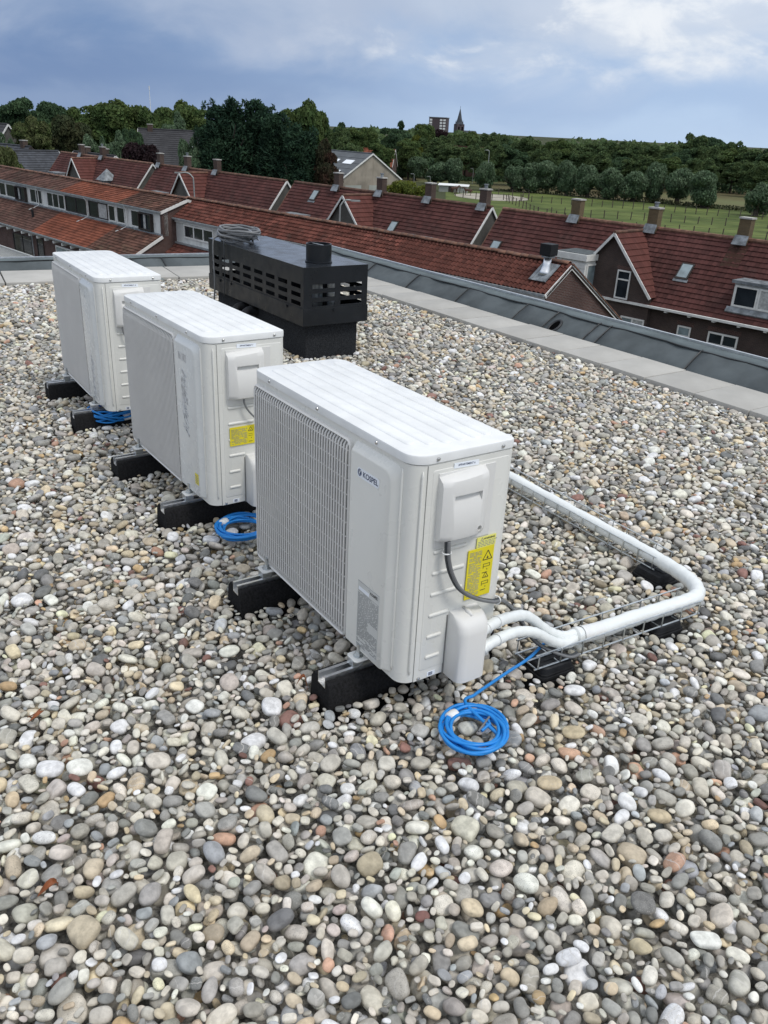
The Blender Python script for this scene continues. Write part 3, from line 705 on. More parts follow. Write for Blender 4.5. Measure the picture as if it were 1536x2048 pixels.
c1 = coil('blue cable coil in front of the nearest unit, its end running up to the pipe', (.304, 1.998), .085, .090, 10, 1,
     tail=[(.285, 2.105, .085), (.315, 2.16, .079), (.365, 2.225, .071), (.44, 2.305, .072), (.52, 2.375, .085), (.585, 2.44, .112), (.645, 2.478, .128)], tape_at=2.42)
MB().tube([(.315, 1.99, .075), (.34, 2.03, .081), (.352, 2.05, .083)], .0032, 8).build('loose_end', 'grey_cable', c1, org=(.304, 1.998, .035))
MB().tube([(.325, 1.995, .073), (.352, 2.025, .077), (.346, 2.045, .079)], .0048, 8).build('loose_end', 'blue_cable', c1, org=(.304, 1.998, .035))
coil('blue cable coil with white tape between the middle and nearest units', (-.622, 3.285), .096, .104, 9, 4, tape_at=2.75)
coil('loose tangle of blue cable under the corner of the farthest unit', (-1.645, 4.71), .125, .085, 9, 7, messy=.55, ang=.6, tape_at=5.3, lift=.05)

pw = empty('power_cable', uw(0, .03, .12, .48), 0, 'dark power cable hanging from the service cover of the nearest unit', 'cable')
o_ = uw(0, .03, .12, .48)
Cp = spline([uw(0, .026, .112, .484), uw(0, .028, .113, .455), uw(0, .030, .117, .42), uw(0, .034, .132, .372), uw(0, .038, .165, .318), uw(0, .040, .225, .272), uw(0, .034, .30, .235), uw(0, .01, .37, .205), uw(0, -.02, .46, .12), uw(0, .0, .56, -.02), uw(0, .05, .66, -.08), uw(0, .05, .72, -.09)], 8)
Cq = [Vector(p)+Vector((.006, -.007, .001)) for p in Cp]
MB().tube(Cp, .0068, 10).build('sheath', 'black_cable', pw, org=o_, smooth='all'); MB().tube(Cq, .0052, 10).build('sheath', 'grey_cable', pw, org=o_, smooth='all')
for i in (10, 52): tie(pw, Cp, i, .0125, o_, w_=.0022)
pw1 = empty('power_cable', uw(1, .03, .12, .48), 0, 'thin grey cable hanging from the service cover of the middle unit', 'cable'); o_ = uw(1, .03, .12, .48)
Cp = spline([uw(1, .026, .150, .484), uw(1, .028, .152, .46), uw(1, .030, .170, .425), uw(1, .034, .215, .375), uw(1, .036, .26, .33), uw(1, .02, .38, .27)], 8)
MB().tube(Cp, .0042, 8).build('sheath', 'grey_cable', pw1, org=o_, smooth='all')
pw2 = empty('power_cable', uw(2, .03, .12, .48), 0, 'short grey cable hanging from the service cover of the farthest unit', 'cable'); o_ = uw(2, .03, .12, .48)
Cp = spline([uw(2, .026, .112, .484), uw(2, .028, .114, .46), uw(2, .030, .130, .425), uw(2, .034, .19, .375), uw(2, .036, .26, .33)], 8)
MB().tube(Cp, .0052, 8).build('sheath', 'grey_cable', pw2, org=o_, smooth='all')

# ------------------------------------------------------------------ black chimney with vented cap
CH = empty('roof_chimney', ab(-6.42, 3.39, 0), RA, 'black vented chimney with slotted metal cap and round flue', 'chimney')
ha, hb = .87, .285                                     # half sizes of the cap
m = MB().box(-ha+.055, ha-.055, -hb+.05, hb-.05, -.18, .33); m.build('felt_base', 'chimney_felt', CH, bevel=.006)
for aa in (-.28,):
    MB().box(aa-.02, aa+.02, -hb+.042, -hb+.05, -.02, .32).build('felt_lap', 'chimney_felt', CH, bevel=.002)
sk = MB()
sk.box(-ha-.006, ha+.006, -hb-.006, -hb-.003, .295, .425); sk.box(-ha-.006, ha+.006, hb+.003, hb+.006, .295, .425)
sk.box(-ha-.006, -ha-.003, -hb-.003, hb+.003, .295, .425); sk.box(ha+.003, ha+.006, -hb-.003, hb+.003, .295, .425); sk.box(-ha+.01, ha-.01, -hb+.01, hb-.01, .300, .306)
sk.build('skirt', 'chimney_metal', CH, bevel=.0012)
def slotted(l0, l1, z0, z1, cols, rows, frame, name):
    """sheet between l0..l1 with rows x cols of slots cut out, built of strips; frame maps (l, z, depth) to a point"""
    mm = MB()
    def bx_(a_, b_, c_, d_):
        if b_-a_ < 1e-4 or d_-c_ < 1e-4: return
        P_ = [frame(a_, c_, 0), frame(b_, c_, 0), frame(b_, d_, 0), frame(a_, d_, 0)]; e_ = Vector(frame(a_, c_, 1))-Vector(P_[0]); mm.prism(P_, e_)
    zs = [z0]
    for r0, r1 in rows: zs += [r0, r1]
    zs.append(z1)
    for i in range(0, len(zs), 2): bx_(l0, l1, zs[i], zs[i+1])
    for r0, r1 in rows:
        ls = [l0]
        for c0, c1 in cols: ls += [c0, c1]
        ls.append(l1)
        for i in range(0, len(ls), 2): bx_(ls[i], ls[i+1], r0, r1)
    return mm.build(name, 'chimney_metal', CH)
rows = [(.440, .472), (.505, .537), (.570, .602)]
long_cols = [(-ha+.07+i*.208*1.015, -ha+.07+i*.208*1.015+.148) for i in range(8)]
short_cols = [(-hb+.075, -hb+.275), (-hb+.325, hb-.052)]
slotted(-ha, ha, .40, .7265, long_cols, rows, lambda l, z, d: Vector((l, -hb+.003*d, z)), 'slotted_side')
slotted(-ha, ha, .40, .7265, long_cols, rows, lambda l, z, d: Vector((l, hb-.003*d, z)), 'slotted_side')
slotted(-hb+.0032, hb-.0032, .40, .7265, short_cols, rows, lambda l, z, d: Vector((ha-.003*d, l, z)), 'slotted_side')
slotted(-hb+.0032, hb-.0032, .40, .7265, short_cols, rows, lambda l, z, d: Vector((-ha+.003*d, l, z)), 'slotted_side')
MB().box(-ha-.001, ha+.001, -hb-.001, hb+.001, .727, .731).build('cap_lid', 'chimney_lid', CH, bevel=.001)
fl = MB(); N_ = 32; fx, fy = .66, -.035
ro, ri = .0985, .090
pts = [(ro, .731), (ro+.006, .733), (ro+.006, .741), (ro, .743), (ro, .868), (ri, .868), (ri, .735)]
fv = [(fx+r_*math.cos(2*math.pi*k/N_), fy+r_*math.sin(2*math.pi*k/N_), z) for r_, z in pts for k in range(N_)]
fo = fl.add(fv, [(i*N_+k, i*N_+(k+1) % N_, (i+1)*N_+(k+1) % N_, (i+1)*N_+k) for i in range(len(pts)-1) for k in range(N_)]).build('flue', 'chimney_metal', CH, smooth=True)
MB().cyl((fx, fy, .732), (fx, fy, .80), .0895, 24).build('flue_throat', 'dark_gap', fo)
MB().bar((fx-.088, fy-.01, .862), (fx+.088, fy+.01, .862), .012, .003).build('flue_strap', 'zinc', fo)
for aa, z in ((.62, .405), (-.4, .405), (-.62, .40)): MB().cyl((aa, -hb-.006, z), (aa, -hb-.016, z), .011, 6).build('bolt', 'chimney_metal', CH)
MB().cyl((ha+.006, -.02, .405), (ha+.016, -.02, .405), .011, 6).build('bolt', 'chimney_metal', CH)
MB().box(-.50, .42, -.20, .20, .306, .70).build('dark_core', 'chimney_felt', CH)  # core added only to blacken the view through the middle slots
for px_, py_, r_ in ((.52, .03, .05), (-.66, 0, .05), (.70, .06, .035)):   # ducts seen through the slots
    MB().cyl((px_, py_, .30), (px_, py_, .66), r_, 16).build('inner_duct', 'zinc' if r_ < .055 else 'chimney_felt', CH, smooth=True)
for i, aa in enumerate((-.20, -.02)):                  # cable goosenecks under the skirt, facing the units
    p_ = [(aa, -hb+.06, .235), (aa, -hb-.0, .25), (aa+.01, -hb-.055, .235), (aa+.02, -hb-.085, .19), (aa+.025, -hb-.095, .15)]
    g_ = MB().tube(spline(p_, 5), .038, 14).build('gooseneck', 'foot_plastic', CH, smooth='all')
    MB().tube([(aa+.02+.044*math.cos(t*R(24)), -hb-.083+.030*math.sin(t*R(24)), .198+.032*math.sin(t*R(24))) for t in range(15)], .004, 6, closed=True).build('hose_clip', 'tape_white', g_, smooth='all')
gc = ab(-6.42-.60, 3.39-.12, 0)
cc = coil('grey cable coil with a white tag lying on top of the chimney cap', (gc.x, gc.y), .235, .135, 12, 11, r_=.0100, ang=RA, zz=.742, tape_at=None, mat='grey_cable', name='grey_cable_coil', group='grey cable on the chimney', messy=.34, lift=.085)
ch_pt = lambda x_, y_, z_: ab(-6.42+x_, 3.39+y_, z_)
MB().tube(spline([ch_pt(-.70, -.24, .765), ch_pt(-.70, -hb-.01, .755), ch_pt(-.70, -hb-.03, .70), ch_pt(-.69, -hb-.035, .55), ch_pt(-.68, -hb-.035, .38), ch_pt(-.70, -hb-.04, .20)], 8), .0078, 8).build('hanging_end', 'grey_cable', cc, org=(gc.x, gc.y, .722), smooth='all')
MB().tube(spline([ch_pt(-.52, -.22, .765), ch_pt(-.50, -hb-.01, .752), ch_pt(-.49, -hb-.02, .66), ch_pt(-.50, -hb-.02, .45), ch_pt(-.52, -hb-.02, .28)], 8), .0045, 8).build('hanging_end', 'black_cable', cc, org=(gc.x, gc.y, .722), smooth='all')
tg = MB(); q0 = ch_pt(-.43, -.05, .80); tg.obox(q0, ab(.026, 0, 0), ab(.01, .035, -.040), Vector((0, .001, .001))); tg.build('tag', 'label_white', cc, org=(gc.x, gc.y, .722))

# ------------------------------------------------------------------ dry leaves
def dry_leaf(p, ang, L_, label, tilt=.3):
    E = MB(); n = 8; pts = []
    for i in range(n+1):
        t = i/n; w_ = .12*L_*math.sin(math.pi*min(1, t*1.05))**.8*(1 if i < n else 0); z = .028*math.sin(t*math.pi*1.3)+.012*math.sin(3*t)
        pts += [(t*L_-L_/2, w_+.004*math.sin(7*t), z+.010*w_/L_*8), (t*L_-L_/2, 0, z), (t*L_-L_/2, -w_, z+.010*w_/L_*8)]
    E.add(pts, [(i*3+j, i*3+3+j, i*3+4+j, i*3+1+j) for i in range(n) for j in range(2)])
    o = E.build('dry_leaf', 'leaf_dry', None, smooth='all'); o.location = p; o.rotation_euler = (tilt, .15, ang)
    s_ = o.modifiers.new('thickness', 'SOLIDIFY'); s_.thickness = .0008
    tag(o, label, 'leaf', 'dry leaves on the gravel')
dry_leaf((-.735, 1.375, .055), 1.0, .062, 'curled orange brown leaf on the gravel at the lower left', .5)
dry_leaf((-1.02, 1.97, .057), 1.7, .05, 'small orange leaf sliver upright in the gravel at the left', .9)
dry_leaf((-.235, 2.20, .053), .2, .04, 'red brown leaf scrap beside the near rubber beam end', .2)
# ------------------------------------------------------------------ river gravel: every pebble dropped until it rests on those below
def ico(sub):
    import bmesh
    b = bmesh.new(); bmesh.ops.create_icosphere(b, subdivisions=sub, radius=1); v = np.array([q.co[:] for q in b.verts]); f = [tuple(x.index for x in p.verts) for p in b.faces]; b.free(); return v, f
def gravel():
    rs = np.random.RandomState(12); V4, _ = ico(5); V3, F3 = ico(4); NV = 64; CELL = .005
    V3l, F3l = ico(3)
    coll = bpy.data.collections.new('pebble_shapes'); foot_ = []; radius = []
    gm = bpy.data.materials.new('pebble'); gm.use_nodes = True; t = NT(gm.node_tree); b = t.n['Principled BSDF']; MATS['pebble'] = gm
    at = t.new('ShaderNodeAttribute', attribute_name='pcol', attribute_type='INSTANCER'); a2 = t.new('ShaderNodeAttribute', attribute_name='prnd', attribute_type='INSTANCER')
    tcn = t.new('ShaderNodeTexCoord'); sep_ = t.new('ShaderNodeSeparateXYZ'); t.l.new(a2.outputs['Vector'], sep_.inputs[0])
    vec = t.vmath('ADD', tcn.outputs['Object'], t.vmath('MULTIPLY', a2.outputs['Vector'], (3.1, 5.3, 7.7)))
    blot = t.maprange(t.noise(vec, 45, 3, .6), .3, .7, .80, 1.20); col = t.vmath('SCALE', at.outputs['Color']); t.l.new(blot, col.node.inputs['Scale'])
    speck = t.math('MULTIPLY', t.maprange(t.noise(vec, 420, 2, .6), .55, .70), t.maprange(sep_.outputs[0], .45, .8, .04, .55))
    col = t.mix(speck, col, t.mix(t.maprange(sep_.outputs[1], .3, .6), (.09, .085, .08), (.50, .48, .44)))
    wv = t.new('ShaderNodeTexWave'); t.put(wv.inputs['Vector'], vec); wv.inputs['Scale'].default_value = 16; wv.inputs['Distortion'].default_value = 7; wv.inputs['Detail'].default_value = 3; wv.inputs['Detail Scale'].default_value = 1.6
    vein = t.math('MULTIPLY', t.maprange(wv.outputs['Fac'], .93, .99), t.maprange(sep_.outputs[2], .86, .92, 0, .6))
    col = t.mix(vein, col, (.58, .56, .52))
    t.put(b.inputs['Base Color'], col); t.put(b.inputs['Roughness'], t.maprange(sep_.outputs[1], 0, 1, .52, .82)); b.inputs['Specular IOR Level'].default_value = .35
    bp = t.new('ShaderNodeBump'); bp.inputs['Distance'].default_value = .0011; t.put(bp.inputs['Height'], t.noise(vec, 170, 4, .65)); t.l.new(bp.outputs[0], b.inputs['Normal'])
    dirs = rs.normal(size=(NV, 8, 3)); dirs /= np.linalg.norm(dirs, axis=2, keepdims=True)
    for i in range(NV):
        L_ = float(np.clip(rs.lognormal(math.log(.0420), .33), .019, .080))/2
        ay = L_*rs.uniform(.56, .90); az = L_*rs.uniform(.34, .60)
        amp = rs.uniform(.04, .16, 8)*rs.choice([-1, 1], 8, p=[.65, .35]); sh = rs.uniform(2, 6, 8)
        pw_ = rs.uniform(.62, 1.03)
        def shape(V):
            P = np.sign(V)*np.abs(V)**pw_
            d = np.ones(len(V))
            for k in range(8): d += amp[k]*np.clip(V @ dirs[i, k], 0, 1)**sh[k]
            P = P*d[:, None]*np.array([L_, ay, az])
            return P
        til = np.array(Matrix.Rotation(rs.normal(0, .30), 3, 'X') @ Matrix.Rotation(rs.normal(0, .30), 3, 'Y') @ Matrix.Rotation(rs.uniform(0, 6.28), 3, 'Z'))
        P4 = shape(V4) @ til.T; P3 = shape(V3) @ til.T
        me = bpy.data.meshes.new('pebble_%02d' % i); me.from_pydata([tuple(p) for p in P3], [], F3); me.polygons.foreach_set('use_smooth', [True]*len(F3)); me.materials.append(gm)
        coll.objects.link(bpy.data.objects.new('pebble_%02d' % i, me)); radius.append(L_)
        for j in range(8):
            a = j*2*math.pi/8; X = P4[:, 0]*math.cos(a)-P4[:, 1]*math.sin(a); Y = P4[:, 0]*math.sin(a)+P4[:, 1]*math.cos(a)
            n = int(math.ceil(max(np.abs(X).max(), np.abs(Y).max())/CELL-.5)); w_ = 2*n+1
            ix = np.clip(np.round(X/CELL).astype(int)+n, 0, w_-1); iy = np.clip(np.round(Y/CELL).astype(int)+n, 0, w_-1)
            top = np.full(w_*w_, -9.); np.maximum.at(top, ix*w_+iy, P4[:, 2]); bot = np.full(w_*w_, 9.); np.minimum.at(bot, ix*w_+iy, P4[:, 2])
            foot_.append((n, top.reshape(w_, w_).astype(np.float32), bot.reshape(w_, w_).astype(np.float32)))
    X0, X1, Y0, Y1 = -6.8, 4.6, .1, 10.7
    nx, ny = int((X1-X0)/CELL), int((Y1-Y0)/CELL); H = np.full((nx, ny), -.045, np.float32)
    gx = X0+(np.arange(nx)+.5)*CELL; gy = Y0+(np.arange(ny)+.5)*CELL
    def block(cx, cy, ang, x0, x1, y0, y1):
        c_, s_ = math.cos(ang), math.sin(ang); dx_ = gx[:, None]-cx; dy_ = gy[None, :]-cy
        u = dx_*c_+dy_*s_; v = -dx_*s_+dy_*c_; H[(u > x0) & (u < x1) & (v > y0) & (v < y1)] = 5.
    for k, (x, y, yaw) in enumerate(UNITS):
        for u in (.222, .877): block(x, y, -yaw, -u-.066, -u+.066, -.150, UD+.158)
    for p, a in (((1.168, 3.135), RA), ((1.07, 2.735), ta), ((.60, 2.435), ta)): block(*p, a, -.090, .090, -.076, .076)
    ccx = ab(-6.42, 3.39); block(ccx.x, ccx.y, RA, -ha+.06, ha-.06, -hb+.055, hb-.055)
    Aa = gx[:, None]*A2[0]+gy[None, :]*A2[1]; Bb = gx[:, None]*B2[0]+gy[None, :]*B2[1]
    H[(Bb > 5.186) | (Aa < -9.239+.1255*(Bb-3.878))] = 5.
    # working area: what the camera or a camera a step aside can see
    rot_ = cam.matrix_world.to_3x3().inverted(); Rm = np.array(rot_)
    def seen(x, y):
        d = np.stack([x, y, np.full_like(x, -EYE)], -1) @ Rm.T; z = -d[..., 2]
        return (z > .3) & (np.abs(d[..., 0]/z) < .461+1.2/np.maximum(z, .3)+.02) & (d[..., 1]/z > -.90)
    pts = []
    for layer, dens in ((0, 900), (1, 1000), (2, 1000), (3, 900)):
        n = int(dens*(X1-X0)*(Y1-Y0)); x = rs.uniform(X0+.05, X1-.05, n); y = rs.uniform(Y0+.05, Y1-.05, n)
        ok = seen(x, y) & ~((layer == 0) & (y > 6.5)); pts.append(np.stack([x[ok], y[ok]], 1))
    pts = np.concatenate(pts); M = len(pts); var = rs.randint(0, NV, M); yawi = rs.randint(0, 8, M); jit = rs.normal(0, .020, (M, 7, 2)); jit[:, 0] = 0
    ppx, ppy, ppz, pv, pr = [], [], [], [], []
    P_ = ((pts[:, None, :]+jit-np.array([X0, Y0]))/CELL).astype(int).tolist(); var_l = var.tolist(); yaw_l = yawi.tolist()
    tops = []
    for i in range(M):
        n, top, bot = foot_[var_l[i]*8+yaw_l[i]]; best = 1.; bi = None
        for cx, cy in (P_[i] if i > M*.25 else P_[i][:2]):
            if cx-n < 0 or cy-n < 0 or cx+n+1 > nx or cy+n+1 > ny: continue
            z = (H[cx-n:cx+n+1, cy-n:cy+n+1]-bot).max()
            if z < best: best = z; bi = (cx, cy)
        if bi is None or best > .058: continue
        cx, cy = bi; win = H[cx-n:cx+n+1, cy-n:cy+n+1]; np.maximum(win, best+top, out=win)
        ppx.append(X0+(cx+.5)*CELL); ppy.append(Y0+(cy+.5)*CELL); ppz.append(best); pv.append(var_l[i]); pr.append(yaw_l[i]*2*math.pi/8)
    hs = H[(H < 1) & (H > -.04)]; b_ = float(np.percentile(hs, 58)); small = [i for i in range(NV) if radius[i] < .0215]      # fill the hollows with small stones
    for cut_, cnt, far in ((.034, 90000, 6), (.030, 70000, 6), (.025, 70000, 6), (.021, 50000, 4), (.017, 50000, 3), (.014, 40000, 2.6)):
        lx, ly = np.nonzero(H < b_-cut_); ok = seen(gx[lx], gy[ly]) & (gy[ly] < far); lx, ly = lx[ok], ly[ok]
        sel = rs.permutation(len(lx))[:cnt]; vv = rs.choice(small, len(sel)); yy_ = rs.randint(0, 8, len(sel)).tolist()
        for cx, cy, v_, y_ in zip(lx[sel].tolist(), ly[sel].tolist(), vv.tolist(), yy_):
            if H[cx, cy] > b_-cut_: continue
            n, top, bot = foot_[v_*8+y_]
            if cx-n < 0 or cy-n < 0 or cx+n+1 > nx or cy+n+1 > ny: continue
            win = H[cx-n:cx+n+1, cy-n:cy+n+1]; z = (win-bot).max()
            if z > b_+.002: continue
            np.maximum(win, z+top, out=win)
            ppx.append(X0+(cx+.5)*CELL); ppy.append(Y0+(cy+.5)*CELL); ppz.append(z); pv.append(v_); pr.append(y_*2*math.pi/8)
    K = len(ppx); ppx = np.array(ppx); ppy = np.array(ppy); ppz = np.array(ppz, float)
    hs = H[(H < 1) & (H > -.04)]; base = float(np.percentile(hs, 58)); ppz -= base-.032
    # colours
    pal = np.array([(.29, .28, .26), (.36, .345, .315), (.23, .23, .225), (.17, .172, .172), (.46, .44, .40), (.56, .55, .52), (.34, .30, .235), (.42, .36, .265), (.115, .12, .125), (.22, .235, .255), (.30, .22, .13), (.33, .21, .16), (.15, .085, .075), (.27, .285, .265), (.34, .305, .295)])
    pr_ = np.array([20, 18, 15, 9, 12, 8, 9, 5, 4.5, 4, 1.3, .9, .8, 1.0, 1.4]); pr_ /= pr_.sum()
    ci = rs.choice(len(pal), K, p=pr_); colr = np.clip(pal[ci]*np.array([1.60, 1.56, 1.46])*rs.lognormal(0, .18, (K, 1))*rs.normal(1, .014, (K, 3)), .03, .75)
    me = bpy.data.meshes.new('gravel'); me.from_pydata(np.stack([ppx, ppy, ppz], 1).tolist(), [], [])
    def attr(nm, ty, dat, key):
        a = me.attributes.new(nm, ty, 'POINT'); a.data.foreach_set(key, np.ascontiguousarray(dat, dtype=np.int32 if ty == 'INT' else np.float32).ravel())
    attr('pcol', 'FLOAT_VECTOR', colr, 'vector'); attr('prnd', 'FLOAT_VECTOR', rs.uniform(0, 1, (K, 3)), 'vector')
    attr('pidx', 'INT', np.array(pv), 'value'); attr('prot', 'FLOAT_VECTOR', np.stack([rs.normal(0, .05, K), rs.normal(0, .05, K), np.array(pr)+rs.normal(0, .05, K)], 1), 'vector')
    ob = bpy.data.objects.new('gravel', me); COL.objects.link(ob); me.materials.append(gm)
    tag(ob, 'rounded grey and beige river pebbles covering the flat roof', 'gravel', kind='stuff')
    ng = bpy.data.node_groups.new('pebbles', 'GeometryNodeTree'); ng.interface.new_socket('Geometry', in_out='INPUT', socket_type='NodeSocketGeometry'); ng.interface.new_socket('Geometry', in_out='OUTPUT', socket_type='NodeSocketGeometry')
    N = ng.nodes; Lk = ng.links; gi = N.new('NodeGroupInput'); go = N.new('NodeGroupOutput'); ip = N.new('GeometryNodeInstanceOnPoints'); cinf = N.new('GeometryNodeCollectionInfo')
    cinf.inputs['Collection'].default_value = coll; cinf.inputs['Separate Children'].default_value = True; cinf.inputs['Reset Children'].default_value = True
    ai = N.new('GeometryNodeInputNamedAttribute'); ai.data_type = 'INT'; ai.inputs[0].default_value = 'pidx'; ar = N.new('GeometryNodeInputNamedAttribute'); ar.data_type = 'FLOAT_VECTOR'; ar.inputs[0].default_value = 'prot'
    e2r = N.new('FunctionNodeEulerToRotation'); Lk.new(ar.outputs['Attribute'], e2r.inputs[0])
    Lk.new(gi.outputs[0], ip.inputs['Points']); Lk.new(cinf.outputs[0], ip.inputs['Instance']); ip.inputs['Pick Instance'].default_value = True
    Lk.new(ai.outputs['Attribute'], ip.inputs['Instance Index']); Lk.new(e2r.outputs[0], ip.inputs['Rotation']); Lk.new(ip.outputs[0], go.inputs[0])
    md = ob.modifiers.new('pebbles', 'NODES'); md.node_group = ng
    print('pebbles', K, 'of', M)
import time as _t; _t0 = _t.time(); gravel(); print('gravel s', _t.time()-_t0)
# ------------------------------------------------------------------ the neighbourhood, in street coordinates (s along the rows, n away from us)
TH = R(-46.5); S2 = Vector((math.cos(TH), math.sin(TH), 0)); N2 = Vector((-math.sin(TH), math.cos(TH), 0))
def sw(s, n, z): return S2*s+N2*n+Vector((0, 0, z))
def gnd(name, poly, z, mat):
    m_ = MB(); m_.add([(x, y, 0) for x, y in poly], [tuple(range(len(poly)))]); o = m_.build(name, mat); o.location = (0, 0, z); tag(o, kind='structure'); return o
g_ = MB(); 
NG = 40; ext = [-7000+14000*i/NG for i in range(NG+1)]
g_.add([(x, y, 0) for x in ext for y in ext], [(i*(NG+1)+j, (i+1)*(NG+1)+j, (i+1)*(NG+1)+j+1, i*(NG+1)+j+1) for i in range(NG) for j in range(NG)])
go_ = g_.build('ground', 'ground_far'); go_.location = (0, 0, GZ); tag(go_, kind='structure')
P2 = lambda s, n: (sw(s, n, 0).x, sw(s, n, 0).y)
gnd('gardens', [P2(-140, 8), P2(10, 8), P2(10, 62), P2(-140, 62)], GZ+.03, 'garden')
gnd('meadow', [(8, 150), (60, 110), (150, 120), (170, 205), (78, 212), (36, 236), (12, 236)], GZ+.05, 'meadow')
gnd('hay_field', [(-12, 262), (14, 262), (30, 246), (78, 216), (170, 208), (190, 300), (20, 345), (-20, 330)], GZ+.04, 'hay_field')

class House:
    def __init__(s, name, sc, nc, label, cat='house', group=None):
        s.o = (sc, nc, GZ); s.E = empty(name, sw(sc, nc, GZ), TH, label, cat, group)
    def add(s, mb, name, mat, parent=None, **kw): return mb.build(name, mat, parent or s.E, org=s.o, **kw)

def tiled(O, A, B, tw, rows, amp, seed, step=.034, sub=4, mb=None):
    """real courses: O eave corner, A along the eave, B up the slope; wavy profile, every course steps over the one below"""
    O = np.array(O, float); A = np.array(A, float); B = np.array(B, float); la = np.linalg.norm(A); cols = max(1, int(round(la/tw)))
    nrm = np.cross(A, B); nrm /= np.linalg.norm(nrm)
    if nrm[2] < 0: nrm = -nrm
    rs = np.random.RandomState(seed); nu = cols*sub+1; u = np.arange(nu)/(nu-1); ph = np.arange(nu)/sub*2*math.pi
    wave = amp*(np.sin(ph)+.35*np.sin(2*ph+.6)); m_ = mb or MB(); tone = rs.uniform(0, 1, (rows, cols))
    prev = None
    for r_ in range(rows):
        lo = O+u[:, None]*A+(r_-.02)/rows*B+(wave+step)[:, None]*nrm; hi = O+u[:, None]*A+(r_+1)/rows*B+wave[:, None]*nrm
        k = len(m_.v); jig = (rs.normal(0, .004, cols).repeat(sub)).tolist()+[0]
        lo = lo+np.array(jig)[:, None]*nrm
        m_.v += [tuple(p) for p in lo]+[tuple(p) for p in hi]
        flip = np.dot(np.cross(A, B), nrm) < 0
        for i in range(nu-1):
            f_ = (k+i, k+i+1, k+nu+i+1, k+nu+i); m_.f.append(f_[::-1] if flip else f_); m_.a.append(tone[r_, i//sub])
        base = (O+u[:, None]*A+(r_-.02)/rows*B+(wave-.01)[:, None]*nrm); k2 = len(m_.v); m_.v += [tuple(p) for p in base]
        for i in range(nu-1):
            f_ = (k2+i, k2+i+1, k+i+1, k+i); m_.f.append(f_[::-1] if flip else f_); m_.a.append(0.)
    return m_

def window(H, parent, s0, s1, z0, z1, n, cols=1, glass='glass_dark', frame='white_wood', fw=.07, axis='s', bars=None, rowsplit=None, name='window', depth=.06):
    """window in a wall plane n = const facing us (axis s) or s = const facing right (axis n)"""
    def P(u, z, d): return (u, n-d, z) if axis == 's' else (n+d, u, z)
    def bx(u0, u1, za, zb, d0, d1, mm):
        mm.prism([P(u0, za, d0), P(u1, za, d0), P(u1, zb, d0), P(u0, zb, d0)], Vector(P(u0, za, d1))-Vector(P(u0, za, d0)))
    fr = MB(); bx(s0, s1, z0, z0+fw, 0, depth, fr); bx(s0, s1, z1-fw, z1, 0, depth, fr); bx(s0, s0+fw, z0+fw, z1-fw, 0, depth, fr); bx(s1-fw, s1, z0+fw, z1-fw, 0, depth, fr)
    cw = (s1-s0-fw)/cols
    for i in range(1, cols): bx(s0+i*cw+.0, s0+i*cw+fw, z0+fw, z1-fw, 0, depth-.003, fr)
    if rowsplit: bx(s0+fw, s1-fw, rowsplit-fw/2, rowsplit+fw/2, 0, depth-.006, fr)
    W = H.add(fr, name, frame, parent)
    for i in range(cols):
        gm_ = MB(); bx(s0+fw+i*cw, s0+i*cw+cw, z0+fw, z1-fw, .005, .022, gm_)
        H.add(gm_, 'pane', glass if isinstance(glass, str) else glass[i % len(glass)], W)
    return W

def chimney(H, s, n, z0, z1, w_=.62, d_=.52, pot=False, parent=None, mat='brick_chimney'):
    c_ = MB().box(s-w_/2, s+w_/2, n-d_/2, n+d_/2, z0, z1); C = H.add(c_, 'chimney', mat, parent)
    H.add(MB().box(s-w_/2-.05, s+w_/2+.05, n-d_/2-.05, n+d_/2+.05, z1, z1+.09), 'cap', 'concrete', C)
    H.add(MB().prism([(s-w_/2-.10, n-d_/2-.30, z0+.22), (s+w_/2+.10, n-d_/2-.30, z0+.22), (s+w_/2+.06, n-d_/2-.02, z0+.74), (s-w_/2-.06, n-d_/2-.02, z0+.74)], (0, -.03, .03)), 'lead_apron', 'lead', C)
    if pot: H.add(MB().cyl((s, n, z1+.09), (s, n, z1+.34), .12, 10).cyl((s, n, z1+.34), (s, n, z1+.40), .17, 10), 'pot', 'lead', C)
    return C

# ---- near row with the orange pantiles
RZ, RN = -2.9, 28.45
NS0, NS1 = -49.25, -19.9
hN = House('row_house', -34.5, 28.5, 'long terrace with red pantile roof and white dormer strip behind the parapet')
EN, EZ = 26.98, -3.92                                  # dormer eave
FN, FZ = 32.75, -5.62                                  # street eave
tw, rows_n = .2235, 7
cols_n = int(round((NS1-NS0)/tw)); tw = (NS1-NS0)/cols_n
K_IND = 42                                             # columns built tile by tile (nearest to the gable)
split = NS1-K_IND*tw
eave = np.array((NS0, EN, EZ)); upv = np.array((0, RN-EN, RZ-EZ))
H_ = tiled((NS0, EN, EZ), (split-NS0, 0, 0), upv, tw, rows_n, .034, 1, step=.045)
o = hN.add(H_, 'roof_tiles', 'tile_near_j', smooth=False, attr=True); o['kind'] = 'stuff'
tl_len = math.hypot(upv[1], upv[2]); du = upv/tl_len; nn_ = np.array((0, -du[2], du[1])); ex = tl_len/rows_n
tm = MB(); sub = 7
us = [i/sub for i in range(sub+1)]; wv = [.042*math.sin(2*math.pi*q-.5)+.012*math.sin(4*math.pi*q) for q in us]
vt = [(q*tw*1.06, t_*ex*1.10, w_+(.042 if t_ == 0 else .006)) for t_ in (0, 1) for q, w_ in zip(us, wv)]
vb = [(x, y, z-.016) for x, y, z in vt]; n1 = sub+1
